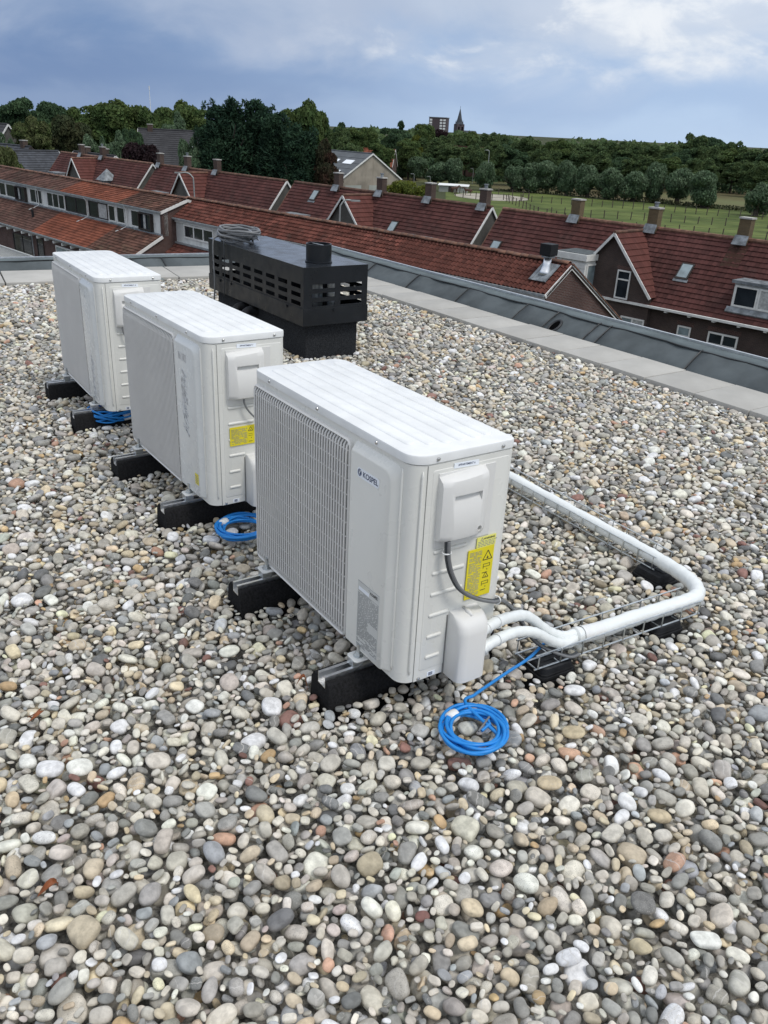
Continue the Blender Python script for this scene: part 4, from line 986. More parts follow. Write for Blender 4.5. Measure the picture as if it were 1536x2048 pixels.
tm.add(vt+vb, [(i, i+1, n1+i+1, n1+i) for i in range(sub)]+[(2*n1+i+1, 2*n1+i, i, i+1)[::-1] for i in range(sub)]+[(0, n1, 3*n1, 2*n1), (sub, 2*n1+sub, 3*n1+sub, n1+sub)])
tproto = None; rt = random.Random(5)
Mb = Matrix(((1, 0, 0), (0, du[1], nn_[1]), (0, du[2], nn_[2]))).to_4x4()
for c_ in range(K_IND):
    for r_ in range(rows_n):
        base = eave+np.array((split-NS0+c_*tw, 0, 0))+du*(r_*ex)
        M = Matrix.Translation(Vector((base[0]-hN.o[0], base[1]-hN.o[1], base[2]-hN.o[2]+rt.uniform(-.005, .005)))) @ Mb @ Matrix.Rotation(rt.uniform(-.018, .018), 4, 'Z') @ Matrix.Rotation(rt.uniform(-.012, .012), 4, 'X')
        if tproto is None:
            tproto = tm.build('roof_tile', 'tile_near', hN.E, smooth=True, angle=60); tproto.matrix_local = M
        else: inst(tproto, 'roof_tile', hN.E, M)
hN.add(MB().prism([(NS0, EN+.05, EZ-.02), (NS0, RN, RZ-.04), (NS0, FN, FZ-.02), (NS0, FN, FZ-.12), (NS0, RN, RZ-.14), (NS0, EN+.05, EZ-.12)], (NS1-NS0, 0, 0)), 'roof_boarding', 'wood_dark')
o = hN.add(tiled((NS1, FN, FZ), (NS0-NS1, 0, 0), (0, RN-FN, RZ-FZ), .2235, 16, .022, 2, step=.04, sub=3), 'street_roof_tiles', 'tile_near_j', attr=True); o['kind'] = 'stuff'
rp = MB(); 
for k in range(7): rp.add([(0, .13*math.cos(R(30*k)), .11*math.sin(R(30*k))-.02), (.415, .115*math.cos(R(30*k)), .098*math.sin(R(30*k))-.02)], [])
rp.f = [(2*k, 2*k+1, 2*k+3, 2*k+2) for k in range(6)]; rp.a = [0]*6
ridge_p = rp.build('ridge_tile', 'ridge_tile', hN.E, smooth='all'); rpm = ridge_p.modifiers.new('t', 'SOLIDIFY'); rpm.thickness = .02
rme = ridge_p
def ridge_row(H, s0, s1, n, z, name='ridge_tile', first=None):
    k = 0; s = s0
    while s < s1-.2:
        if first is not None and k == 0: o = first
        else:
            o = inst(rme, name, H.E); q = o.modifiers.new('t', 'SOLIDIFY'); q.thickness = .02
        o.location = (s-H.o[0], n-H.o[1]+rt.uniform(-.01, .01), z-H.o[2]+rt.uniform(-.008, .012)); o.rotation_euler = (rt.uniform(-.05, .05), rt.uniform(-.03, .03), rt.uniform(-.02, .02)); s += .40; k += 1
ridge_row(hN, NS0, NS1, RN, RZ+.03, first=ridge_p)
# gable wall, verge boards and roof edge at the right end
gp = [(NS1-.10, EN+.12, EZ-.10), (NS1-.10, RN, RZ-.12), (NS1-.10, FN-.10, FZ-.10), (NS1-.10, FN-.10, GZ), (NS1-.10, 24.6, GZ), (NS1-.10, 24.6, -7.25), (NS1-.10, 27.1, -5.42)]
hN.add(MB().prism(gp, (-.25, 0, 0)), 'gable_wall', 'brick_red')
hN.add(MB().prism([(NS0+.35, q[1], q[2]) for q in gp], (-.25, 0, 0)), 'gable_wall', 'brick_red')
for a_, b_ in (((EN-.03, EZ-.03), (RN, RZ-.02)), ((RN, RZ-.02), (FN+.03, FZ-.03))):
    d_ = Vector((0, b_[0]-a_[0], b_[1]-a_[1])); hN.add(MB().bar((NS1-.02, a_[0], a_[1]-.06), (NS1-.02, b_[0], b_[1]-.06), .035, .17, up=(0, -d_.z, d_.y)), 'verge_board', 'white_wood')
for i in range(16):                                     # edge tiles seen from the gable side
    t_ = (i+.5)/16; hN.add(MB().obox((NS1-.01, RN+(FN-RN)*t_, RZ+(FZ-RZ)*t_+.045), (.05, 0, 0), Vector((0, FN-RN, FZ-RZ))/34, (0, .012, .022)), 'edge_tile', 'ridge_tile')
# dormer strip
hN.add(MB().box(NS0+.1, NS1-.12, 27.14, 27.4, -5.42, EZ-.08), 'dormer_wall', 'old_white')
hN.add(MB().bar((NS0, EN-.06, EZ-.05), (NS1-.03, EN-.06, EZ-.05), .12, .09), 'gutter', 'zinc_gutter')
hN.add(MB().box(NS0+.1, NS1-.14, 27.06, 27.14, EZ-.26, EZ-.10), 'fascia', 'white_wood')
hN.add(MB().box(NS0+.1, NS1-.14, 27.0, 27.14, -5.44, -5.34), 'sill', 'zinc_gutter')
s = -47.55; k = 0
while s < NS1-1.2:
    w_ = 3.35 if k % 2 == 0 else 2.2
    w_ = min(w_, NS1-.35-s); window(hN, None, s, s+w_, -5.02, -4.22, 27.14, cols=3 if w_ > 3 else 2, glass=['glass_dark', 'glass_dark', 'curtain'] if k % 3 else 'glass_dark', fw=.09); s += w_+.55; k += 1
hN.add(MB().tube([(NS0+.05, 26.95, EZ-.1), (NS0+.05, 27.02, EZ-.35), (NS0+.05, 27.05, -5.3)], .04, 8), 'downpipe', 'white_wood', smooth='all')
o = hN.add(tiled((NS0, 24.2, -7.42), (NS1-NS0, 0, 0), (0, 27.1-24.2, -5.44+7.42), .2235, 11, .022, 4, sub=3), 'lower_roof_tiles', 'tile_near_j', attr=True); o['kind'] = 'stuff'
hN.add(MB().box(NS0+.2, NS1-.4, 24.6, 24.9, GZ, -7.3), 'back_wall', 'brick_red')
# flue on the slope near the gable
fz = RZ-(RN-27.9)*(RZ-EZ)/(RN-EN)
fl = hN.add(MB().tube([(-20.72, 27.78, fz-.12), (-20.72, 27.84, fz+.05), (-20.72, 27.88, fz+.30), (-20.72, 27.9, fz+.62)], [.26, .22, .16, .15], 18), 'flue_pipe', 'alu', smooth='all')
hN.add(MB().box(-20.99, -20.45, 27.66, 28.14, fz+.68, fz+1.12), 'flue_cowl', 'foot_plastic', fl, bevel=.02)
hN.add(MB().cyl((-20.72, 27.9, fz+.60), (-20.72, 27.9, fz+.66), .27, 18), 'flue_collar', 'lead', fl)
d_ = Vector((0, RN-EN, RZ-EZ)).normalized(); q_ = Vector((0, -d_.z, d_.y))
hN.add(MB().obox(Vector((-20.72, 27.82, fz-.02))+q_*.075, (.42, 0, 0), d_*.52, q_*.012), 'lead_flashing', 'lead', fl)
for i in (-1, 0, 1): hN.add(MB().obox(Vector((-20.72+.33*i, 27.82, fz-.02))+q_*.09, (.05, 0, 0), d_*.50, q_*.014), 'lead_fold', 'lead', fl)

# ---- left row with dormers
LS0, LS1, LN, LZ = -86., -48.45, 28.0, -2.9
hL = House('row_house', -66, 28, 'terrace at the left with brown and orange roofs and a strip of white dormer windows')
DN, DZ = 26.12, -3.58
secs = [(LS0, -63.3, 'tile_brown', 11), (-63.3, -54.3, 'tile_orange', 12), (-54.3, LS1, 'tile_moss', 13)]
for s0, s1, mt_, sd_ in secs:
    o = hL.add(tiled((s0, DN, DZ), (s1-s0, 0, 0), (0, LN-DN, LZ-DZ), .235, 8, .020, sd_, sub=3), 'roof_tiles', mt_, attr=True); o['kind'] = 'stuff'
    o = hL.add(tiled((s0, 23.75, -6.28), (s1-s0, 0, 0), (0, 26.2-23.75, -4.97+6.28), .235, 11, .020, sd_+20, sub=3), 'lower_roof_tiles', mt_, attr=True); o['kind'] = 'stuff'
o = hL.add(tiled((LS1, 32.3, -4.6), (LS0-LS1, 0, 0), (0, LN-32.3, LZ+4.6), .235, 14, .020, 17, sub=2), 'street_roof_tiles', 'tile_brown', attr=True); o['kind'] = 'stuff'
ridge_row(hL, LS0, LS1, LN, LZ+.03)
gp = [(LS1-.10, DN+.1, DZ-.06), (LS1-.10, LN, LZ-.10), (LS1-.10, 32.2, -4.66), (LS1-.10, 32.2, GZ), (LS1-.10, 24.2, GZ), (LS1-.10, 24.2, -6.15), (LS1-.10, 26.2, -5.02)]
hL.add(MB().prism(gp, (-.25, 0, 0)), 'gable_wall', 'brick_red')
for a_, b_ in (((DN-.05, DZ-.03), (LN, LZ-.02)), ((LN, LZ-.02), (32.3, -4.62)), ((23.7, -6.30), (26.15, -5.0))):
    d_ = Vector((0, b_[0]-a_[0], b_[1]-a_[1])); hL.add(MB().bar((LS1-.02, a_[0], a_[1]-.05), (LS1-.02, b_[0], b_[1]-.05), .04, .17, up=(0, -d_.z, d_.y)), 'verge_board', 'white_wood')
hL.add(MB().box(LS0, LS1-.1, 26.32, 26.6, -5.0, DZ-.05), 'dormer_wall', 'white_wood')
hL.add(MB().bar((LS0, DN-.04, DZ-.05), (LS1, DN-.04, DZ-.05), .11, .08), 'gutter', 'zinc_gutter')
hL.add(MB().box(LS0, LS1-.1, 26.12, 26.32, -5.02, -4.93), 'sill', 'lead')
for s0, s1, c_, g_, fr_ in ((-84.5, -82.2, 2, 'glass_dark', 'white_wood'), (-81.6, -79.2, 2, 'glass_dark', 'white_wood'), (-78.6, -76.2, 2, 'glass_dark', 'white_wood'), (-75.85, -74.4, 1, 'glass_dark', 'white_wood'), (-74.3, -72.3, 1, 'glass_dark', 'white_wood'), (-69.35, -67.0, 2, 'glass_dark', 'white_wood'), (-66.1, -62.95, 3, ['glass_dark', 'glass_dark', 'glass_dark'], 'white_wood'),
                        (-62.8, -59.3, 2, 'glass_dark', 'wood_dark'), (-58.95, -56.1, 2, ['glass_dark', 'curtain'], 'wood_dark'), (-55.95, -54.95, 1, 'glass_dark', 'white_wood'), (-54.75, -53.6, 1, 'glass_dark', 'white_wood'), (-52.75, -51.6, 1, 'glass_dark', 'white_wood')):
    window(hL, None, s0, s1, -4.86, -3.82, 26.32, cols=c_, glass=g_, frame=fr_, fw=.07)
for s0, s1, g_ in ((-72.1, -70.0, 'curtain'), (-51.5, -49.85, 'curtain')):   # sashes swung open, dark frames
    wn = window(hL, None, s0, s1, -4.9, -3.86, 26.30, cols=1, glass='glass_dark', frame='wood_dark', fw=.08, depth=.2)
    hL.add(MB().box(s0+.55, s0+.8, 26.20, 26.24, -4.8, -3.95), 'curtain', 'curtain', wn)
for s_ in (-67.6, -59.1, -53.2): hL.add(MB().tube([(s_, 26.05, DZ-.08), (s_, 26.22, DZ-.3), (s_, 26.22, -4.9), (s_-.3, 25.9, -5.15), (s_-.5, 25.6, -5.28)], .045, 8), 'downpipe', 'white_wood', smooth='all')
hL.add(MB().box(LS0, LS1-.36, 24.35, 24.6, GZ, -6.2), 'back_wall', 'brick_red')
hL.add(MB().bar((LS0, 23.72, -6.32), (LS1, 23.72, -6.32), .12, .10), 'gutter', 'zinc_gutter')
s = -75.
while s < -52: hL.add(MB().obox((s, 23.98, -6.50), (.075, 0, 0), (0, .30, .03), (0, -.008, .085)), 'rafter_end', 'white_wood'); s += 1.42
window(hL, None, -60.6, -56.8, -8.6, -6.9, 24.35, cols=2, glass=['glass_pale', 'glass_dark'], fw=.1); window(hL, None, -55.6, -53.0, -8.5, -6.9, 24.35, cols=2, glass='glass_pale', fw=.1)
window(hL, None, -64.0, -62.8, -9.4, -6.75, 24.35, cols=1, glass='glass_dark', frame='wood_dark', name='door'); window(hL, None, -68.6, -65.0, -9.0, -6.9, 24.35, cols=2, glass='glass_dark', frame='wood_dark')
hL.add(MB().tube([(-64.5, 24.2, -6.4), (-64.5, 24.2, GZ)], .05, 8), 'downpipe', 'zinc_gutter')
hL.add(MB().cyl((-65.9, 25.0, -5.75), (-65.9, 25.0, -5.05), .09, 10), 'vent_pipe', 'foot_plastic')
bal = House('balcony_railing', -66, 22.9, 'white slatted balcony railing at the left edge below the terrace roof', 'railing')
bal.add(MB().box(-71, -60.6, 22.9, 24.35, -8.9, -8.75), 'balcony_floor', 'old_white')
bal.add(MB().bar((-71, 22.95, -7.72), (-60.6, 22.95, -7.72), .06, .06), 'top_rail', 'white_paint'); bal.add(MB().bar((-71, 22.95, -8.6), (-60.6, 22.95, -8.6), .05, .05), 'bottom_rail', 'white_paint')
s = -70.95; bp_ = None
while s < -60.6:
    if bp_ is None: bp_ = bal.add(MB().box(-66.05, -65.98, 22.93, 22.97, -8.58, -7.75), 'baluster', 'white_paint'); bp_.location = (s+66, 0, 0)
    else: inst(bp_, 'baluster', bal.E, loc=(s+66, 0, 0))
    s += .21

# ---- second line of houses: dark red roofs, cross gables
QN, QZ, FE, FEZ = 50.6, -3.4, 47.3, -7.52
def block(s0, s1, sg, label, wall, chims, extras, rt_mat='tile_dark', tw_=.30, sub_=3, seed=0, side='brick_grey'):
    H = House('terrace_house', (s0+s1)/2, QN, label, 'house', 'dark red roofed houses in the second row')
    o = H.add(tiled((s0, FE, FEZ), (s1-s0, 0, 0), (0, QN-FE, QZ-FEZ), tw_, 16, .014, 30+seed, step=.05, sub=sub_), 'roof_tiles', rt_mat, attr=True); o['kind'] = 'stuff'
    o = H.add(tiled((s1, 2*QN-FE, FEZ), (s0-s1, 0, 0), (0, FE-QN, QZ-FEZ), .6, 16, .014, 31+seed, sub=2), 'rear_roof_tiles', rt_mat, attr=True); o['kind'] = 'stuff'
    H.add(MB().tube([(s0, QN, QZ+.02), (s1, QN, QZ+.02)], .13, 8), 'ridge', 'ridge_tile', smooth=True)
    for e, sg_ in ((s0+.12, 1), (s1-.12, -1)):
        H.add(MB().prism([(e, FE+.3, FEZ+.2), (e, QN, QZ-.12), (e, 2*QN-FE-.3, FEZ+.2), (e, 2*QN-FE-.3, GZ), (e, FE+.3, GZ)], (sg_*.25, 0, 0)), 'gable_wall', side)
    for a_, b_ in (((FE-.05, FEZ), (QN, QZ)), ((QN, QZ), (2*QN-FE, FEZ))):
        d_ = Vector((0, b_[0]-a_[0], b_[1]-a_[1]))
        for e, vm, vh in ((s0, 'ridge_tile', .12), (s1, 'white_wood', .15)): H.add(MB().bar((e, a_[0], a_[1]-.02), (e, b_[0], b_[1]-.02), .06, vh, up=(0, -d_.z, d_.y)), 'verge_board', vm)
    H.add(MB().box(s0+.3, s1-.3, FE+.32, FE+.6, GZ, FEZ+.2), 'back_wall', wall)
    H.add(MB().bar((s0, FE-.12, FEZ-.05), (s1, FE-.12, FEZ-.05), .20, .13), 'gutter', 'white_wood')
    s = s0+.8
    while s < s1:
        if not (sg-3.2 < s < sg+3.2): H.add(MB().box(s-.09, s+.09, FE-.16, FE+.30, FEZ-.22, FEZ-.12), 'gutter_bracket', 'white_wood')
        s += 1.55
    # cross gable
    hw, az, bz = 3.02, -3.58, -6.90; gn = FE-.02
    G = H.add(MB().prism([(sg-hw, gn, bz), (sg, gn, az-.05), (sg+hw, gn, bz), (sg+hw, gn, GZ), (sg-hw, gn, GZ)], (0, .35, 0)), 'cross_gable', wall)
    for sd_ in (-1, 1):
        o = H.add(tiled((sg+sd_*(hw+.15), gn-.28, bz-.16), (0, 3.7, 0), (-sd_*(hw+.15), 0, az-bz+.16), tw_, 11, .008, 50+seed+sd_, step=.05, sub=sub_), 'cross_roof_tiles', 'tile_dark_red', attr=True); o['kind'] = 'stuff'
        d_ = Vector((sd_*hw, 0, bz-az)); H.add(MB().bar((sg, gn-.30, az-.06), (sg+sd_*(hw+.15), gn-.30, bz-.22), .06, .16, up=(-d_.z*sd_, 0, d_.x*sd_)), 'verge_board', 'white_wood', G)
    H.add(MB().tube([(sg, gn-.3, az+.03), (sg, QN-.2, az+.03)], .11, 8), 'ridge', 'ridge_tile', smooth=True)
    for i, cs in enumerate(chims): chimney(H, cs, QN, QZ-.5, QZ+1.18, w_=.70, d_=.52, pot=i % 2 == 1, mat='brick_chimney' if seed == 1 else 'brick_chimney_red')
    m_ = (QZ-FEZ)/(QN-FE); slope = Vector((0, QN-FE, QZ-FEZ)).normalized(); nr = Vector((0, -slope.z, slope.y))
    for kind, es, en in extras:
        ez = QZ-(QN-en)*m_; c_ = Vector((es, en, ez))
        if kind == 'velux':
            V = H.add(MB().obox(c_+nr*.07, (.42, 0, 0), slope*.55, nr*.06), 'roof_window', 'wood_dark'); H.add(MB().obox(c_+nr*.135, (.33, 0, 0), slope*.45, nr*.008), 'pane', 'glass_pale', V)
            H.add(MB().obox(c_+nr*.05-slope*.62, (.48, 0, 0), slope*.10, nr*.02), 'lead_apron', 'lead', V)
        elif kind == 'flatdormer':                       # low dormer seen from above: pale flat roof edge
            D = H.add(MB().box(es-1.3, es+1.3, en-1.1, en+.9, ez-.5, ez+.12), 'dormer', 'old_white'); H.add(MB().box(es-1.42, es+1.42, en-1.25, en+.95, ez+.12, ez+.24), 'dormer_roof', 'lead', D)
            H.add(MB().box(es-1.2, es+1.2, en-1.14, en-1.1, ez-.42, ez+.02), 'pane', 'glass_dark', D)
    return H
hD = block(-42.15, -12.0, -30.1, 'dark brick house block at the right with cross gable and three chimneys', 'brick_brown', (-35.6, -29.65, -23.6, -17.6), [('velux', -26.0, 48.93), ('velux', -40.9, 48.6), ('flatdormer', -38.9, 48.3)], seed=1, tw_=.275)
# D: windows of the cross gable and the back wall, white dormers
gn = FE-.02
window(hD, None, -29.62, -28.65, -7.46, -5.72, gn, cols=1, fw=.09, rowsplit=-6.28); hD.add(MB().box(-29.75, -28.5, gn-.12, gn, -7.60, -7.47), 'window_sill', 'brick_brown')
hD.add(MB().box(-29.7, -28.55, gn-.02, gn, -5.70, -5.46), 'lintel', 'brick_red')
window(hD, None, -28.9, -27.2, -9.9, -8.46, gn, cols=2, glass=['glass_pale', 'curtain'], fw=.09)
window(hD, None, -25.1, -24.22, -9.0, -8.38, FE+.32, cols=1, glass='glass_pale', fw=.09); window(hD, None, -23.1, -21.25, -9.1, -8.36, FE+.32, cols=2, fw=.10)
hD.add(MB().box(-25.2, -24.1, FE+.30, FE+.32, -8.34, -8.1), 'lintel', 'brick_red'); hD.add(MB().box(-23.2, -21.15, FE+.30, FE+.32, -8.3, -8.05), 'lintel', 'brick_red')
DM = hD.add(MB().box(-22.22, -18.4, 47.80, 50.2, -6.9, -5.44), 'dormer', 'old_white'); hD.add(MB().box(-22.35, -18.3, 47.62, 50.3, -5.44, -5.28), 'dormer_roof', 'lead', DM)
window(hD, DM, -22.15, -20.75, -6.74, -5.56, 47.80, cols=1, glass='glass_dark', fw=.10); window(hD, DM, -20.73, -18.5, -6.74, -5.56, 47.80, cols=2, glass='curtain', fw=.10)
hD.add(MB().prism([(-22.4, 47.58, -7.10), (-18.3, 47.58, -7.10), (-18.3, 47.79, -6.84), (-22.4, 47.79, -6.84)], (0, -.05, .07)), 'lead_apron', 'lead', DM)
WX = hD.add(MB().box(-33.6, -31.35, 46.2, 48.2, GZ, -5.40), 'rear_extension', 'white_wood'); hD.add(MB().box(-33.7, -31.2, 46.0, 48.3, -5.40, -5.02), 'extension_roof', 'white_wood', WX); hD.add(MB().box(-33.6, -31.3, 46.15, 48.2, -5.02, -4.98), 'roof_felt', 'bitumen', WX)
for i in range(5): hD.add(MB().box(-33.6, -31.35, 46.17, 46.2, -5.62-.3*i-.27, -5.62-.3*i), 'board', 'white_wood', WX)
window(hD, WX, 46.35, 48.0, -7.6, -5.6, -31.35, cols=1, glass='glass_pale', fw=.12, axis='n')
hD.add(MB().obox((-23.6, 49.9, -4.25), (.55, 0, 0), Vector((0, .5, .63)), Vector((0, -.02, .016))), 'moss_patch', 'tile_moss')
hC = block(-67.75, -43.2, -56.4, 'middle dark red house block with cross gable, four chimneys and roof windows', 'brick_grey', (-61.3, -55.6, -49.8, -44.0), [('velux', -63.8, 49.9), ('velux', -52.0, 48.75), ('flatdormer', -64.2, 48.5), ('flatdormer', -48.4, 48.4), ('velux', -59.9, 48.3)], seed=2)
window(hC, None, -56.9, -55.7, -8.0, -6.6, gn, cols=1, fw=.09)
hB = block(-93.7, -69.0, -82.85, 'dark red house block left of the tall conifers with a gable end', 'brick_grey', (-93.2, -87.2, -81.2), [('flatdormer', -89.3, 48.4), ('flatdormer', -78.5, 48.2)], seed=3)
hA = block(-120.5, -95.1, -109.1, 'farthest dark red house block at the left with small pointed turret', 'brick_grey', (-113.9, -107.8), [('flatdormer', -116.5, 48.6), ('flatdormer', -99.0, 48.2)], seed=4)
hA.add(MB().prism([(-103.8, 47.9, -6.3), (-102.2, 47.9, -6.3), (-102.2, 49.4, -6.3), (-103.8, 49.4, -6.3)], (0, 0, .6)), 'turret_wall', 'lead')
hA.add(MB().add([(-104.1, 47.6, -5.7), (-101.9, 47.6, -5.7), (-101.9, 49.7, -5.7), (-104.1, 49.7, -5.7), (-103, 48.65, -4.4)], [(0, 1, 4), (1, 2, 4), (2, 3, 4), (3, 0, 4)]), 'turret_roof', 'lead')

# ---- simple houses farther off
def gable_house(name, x, y, ang, L_, W_, eh, rh, label, cat='house', roof='tile_slate', wall='brick_grey', chim=(), tw_=.5, rows=12, seed=0, group=None, sky=(), win=(), verge='white_wood'):
    E = empty(name, (x, y, GZ), ang, label, cat, group); m_ = MB()
    m_.prism([(-L_/2, -W_/2+.2, 0), (-L_/2, W_/2-.2, 0), (-L_/2, W_/2-.2, eh), (-L_/2, 0, rh-.12), (-L_/2, -W_/2+.2, eh)], (L_, 0, 0)); m_.build('wall', wall, E)
    for sd_ in (-1, 1):
        A_ = (L_+.5, 0, 0) if sd_ == -1 else (-L_-.5, 0, 0)
        o = tiled((-(L_+.5)/2*(-sd_) if sd_ == 1 else -(L_+.5)/2, sd_*(W_/2+.2), eh-.15), A_, (0, -sd_*(W_/2+.2), rh-eh+.15), tw_, rows, .015, 70+seed+sd_, step=.05, sub=2).build('roof', roof, E, attr=True)
        d_ = Vector((0, sd_*W_/2, eh-rh))
        for e in (-L_/2-.26, L_/2+.26): MB().bar((e, 0, rh-.05), (e, sd_*(W_/2+.2), eh-.2), .06, .25, up=(0, -d_.z*sd_, d_.y*sd_)).build('verge_board', verge, E)
    MB().tube([(-L_/2-.25, 0, rh+.03), (L_/2+.25, 0, rh+.03)], .14, 6).build('ridge', roof, E, smooth=True)
    for cx_ in chim:
        c_ = MB().box(cx_-.4, cx_+.4, -.35, .35, rh-.7, rh+.7).build('chimney', 'brick_chimney_red', E); MB().box(cx_-.46, cx_+.46, -.41, .41, rh+.7, rh+.8).build('cap', 'concrete', c_)
    sl = Vector((0, W_/2+.2, rh-eh+.15)).normalized(); nr = Vector((0, -sl.z, sl.y))
    for sx, t_, w_, h_, mt_ in sky:
        c_ = Vector((sx, -(W_/2+.2)*(1-t_), eh-.15+(rh-eh+.15)*t_)); MB().obox(c_+nr*.10, (w_/2, 0, 0), sl*h_/2, nr*.05).build('skylight', mt_, E)
    for fx_, wz0, wz1, u0, u1 in win:                    # windows in the gable (x = fx) wall
        f_ = MB(); f_.box(fx_, fx_+.05, u0, u1, wz0, wz1); q = f_.build('window', 'white_wood', E); MB().box(fx_+.05, fx_+.07, u0+.1, u1-.1, wz0+.1, wz1-.1).build('pane', 'glass_dark', q)
    return E
# ridge direction away to the upper left
gable_house('barn', -12.5, 182.4, math.atan2(-14.8, 13.7)+R(0), 20, 15.4, 4.9, 9.4, 'beige sheet metal barn with rooflights beyond the red roofs', 'barn', 'barn_roof', 'barn_sheet', tw_=.8, rows=5, seed=1,
            sky=[(6.5, .62, 2.6, 1.3, 'label_white'), (2.0, .62, 2.6, 1.3, 'label_white'), (6.0, .25, 2.6, 1.0, 'label_white'), (1.0, .25, 2.6, 1.0, 'label_white'), (-4.0, .62, 2.6, 1.3, 'label_white')])
bE = bpy.data.objects['barn']
for u0, u1 in ((-6.6, -2.6), (-.6, 3.8)): MB().box(10.0, 10.06, u0, u1, 0, 3.7).build('sliding_door', 'barn_door', bE)
MB().box(10.0, 10.05, 4.2, 7.4, 0, 3.4).build('lower_cladding', 'barn_door', bE)
gable_house('farmhouse', -37.5, 152, R(8), 12.5, 11.5, 5.0, 12.1, 'farmhouse with broad dark roof left of the tall conifers', 'farmhouse', 'tile_farm', 'brick_grey', chim=(-4.5,), tw_=.45, rows=24, seed=2, sky=[(2.2, .62, .6, .9, 'label_white'), (4.2, .62, .6, .9, 'label_white')])
gable_house('slate_house', -57.5, 129, R(-38), 16, 8.5, 5.6, 9.5, 'house with dark slate roof at the left edge below the trees', 'house', 'tile_slate', 'brick_brown', chim=(6.5,), seed=3, tw_=.4, verge='wood_dark')
gable_house('slate_house', -51.0, 123.5, R(-128), 8, 6.4, 5.8, 9.0, 'small dark slate cross gable with white verge at the left', 'house', 'tile_slate', 'brick_brown', seed=4, tw_=.4, win=[(4.0, 6.3, 7.6, -.5, .5)])
gable_house('slate_house', -70, 152, R(-30), 12, 9, 6.5, 11.8, 'grey roofed house half hidden by trees at the far left', 'house', 'tile_farm', 'brick_grey', seed=5, sky=[(0, .75, 1.4, .7, 'label_white')])
gable_house('slate_house', -41, 120, R(-44), 11, 7, 6.2, 9.2, 'low grey roof behind the farthest dark red house block', 'house', 'tile_farm', 'brick_grey', chim=(-2, 3), seed=6)
gable_house('cottage', -7.5, 262, R(-10), 11, 8, 4, 8.4, 'small house with bright red roof far behind the barn', 'house', 'tile_orange', 'brick_red', seed=7)
gable_house('cottage', 21, 300, R(-30), 14, 8, 5, 9.5, 'brown roofed house among the trees below the church', 'house', 'tile_dark', 'brick_red', seed=8)
gable_house('shed', -29.6, 121, R(-10), 7, 4, 4.3, 5.3, 'low white roofed shed beside the dark purple shrub', 'shed', 'old_white', 'brick_grey', seed=10, tw_=1, rows=3)

# tower block and church
TB = empty('tower_block', (42.4, 1100, GZ), R(-14), 'dark brown tower block with white window columns on the horizon', 'tower block')
MB().box(-10.5, 10.5, -8, 8, 0, 27.0).build('body', 'tower_brick', TB); MB().box(-11, 11, -8.4, 8.4, 27, 27.7).build('roof_edge', 'lead', TB)
for c_ in (-8.2, 4.2, 8.2):
    for f_ in range(8): MB().box(c_-1.5, c_+1.5, -8.3, -8.0, 2.2+f_*3.05, 4.2+f_*3.05).build('window', 'white_paint', TB)
CHU = empty('church', (91, 1500, GZ), R(20), 'church tower with tall dark needle spire on the horizon', 'church')
MB().box(-6.5, 6.5, -6.5, 6.5, 0, 24).build('tower', 'tower_brick', CHU)
sp_ = MB().tube([(0, 0, 23.5), (0, 0, 27), (0, 0, 33), (0, 0, 47.2)], [8.0, 5.2, 3.6, .15], 8).build('spire', 'spire_slate', CHU)
MB().tube([(0, 0, 46.5), (0, 0, 50.5)], .22, 6).build('finial', 'spire_slate', sp_)
for a_ in range(4): MB().tube([(6*math.cos(R(45+90*a_)), 6*math.sin(R(45+90*a_)), 24), (6*math.cos(R(45+90*a_)), 6*math.sin(R(45+90*a_)), 30)], [1.2, .1], 6).build('pinnacle', 'spire_slate', CHU)
for a_ in (-3, 3): MB().box(a_-1.2, a_+1.2, -6.7, -6.5, 14, 20).build('belfry_opening', 'dark_gap', CHU)
MB().box(6.5, 30, -6, 6, 0, 11).build('nave', 'tower_brick', CHU); MB().prism([(6.5, -6.5, 11), (6.5, 6.5, 11), (6.5, 0, 15)], (24, 0, 0)).build('nave_roof', 'spire_slate', CHU)
MA = empty('radio_mast', (-606, 2200, GZ), 0, 'thin white radio mast on the horizon at the left', 'mast')
MB().tube([(0, 0, 0), (0, 0, 70)], [1.0, .55], 6).build('shaft', 'white_paint', MA); MB().cyl((0, 0, 69), (0, 0, 77), 1.1, 8).build('head', 'white_paint', MA)

# street lamps
def lamp(x, y, h, reach, ang, label, mat='lamp_metal', r_=.055):
    E = empty('street_lamp', (x, y, GZ), ang, label, 'street lamp', 'street lamps among the houses')
    pts = spline([(0, 0, 0), (0, 0, h*.5), (0, 0, h-.9), (.12*reach, 0, h-.25), (.5*reach, 0, h), (reach, 0, h-.02)], 6)
    MB().tube(pts, r_, 8).build('post', mat, E, smooth='all'); MB().obox((reach+.2, 0, h-.02), (.28, 0, .0), (0, .10, 0), (0, 0, .045)).build('lamp_head', mat, E)
lamp(-3.62, 53.9, 10.05, .75, R(10), 'pale goose neck street lamp in front of the middle cross gable', 'lamp_metal', .05)
lamp(-16.6, 71.5, 10.15, 1.0, R(180), 'grey goose neck street lamp by the left cross gable', 'lamp_metal', .055)
lamp(24.0, 250, 9.7, .9, R(185), 'street lamp post standing above the willows', 'lamp_metal', .10)
for i, (x, y, lb) in enumerate(((6.8, 205, 'short lamp post left of the paddock'), (3.2, 214, 'short lamp post beside the barn'), (21.0, 262, 'short lamp post before the tree belt'))): lamp(x, y, 4.4, .4, R(180), lb, 'lamp_metal', .05)

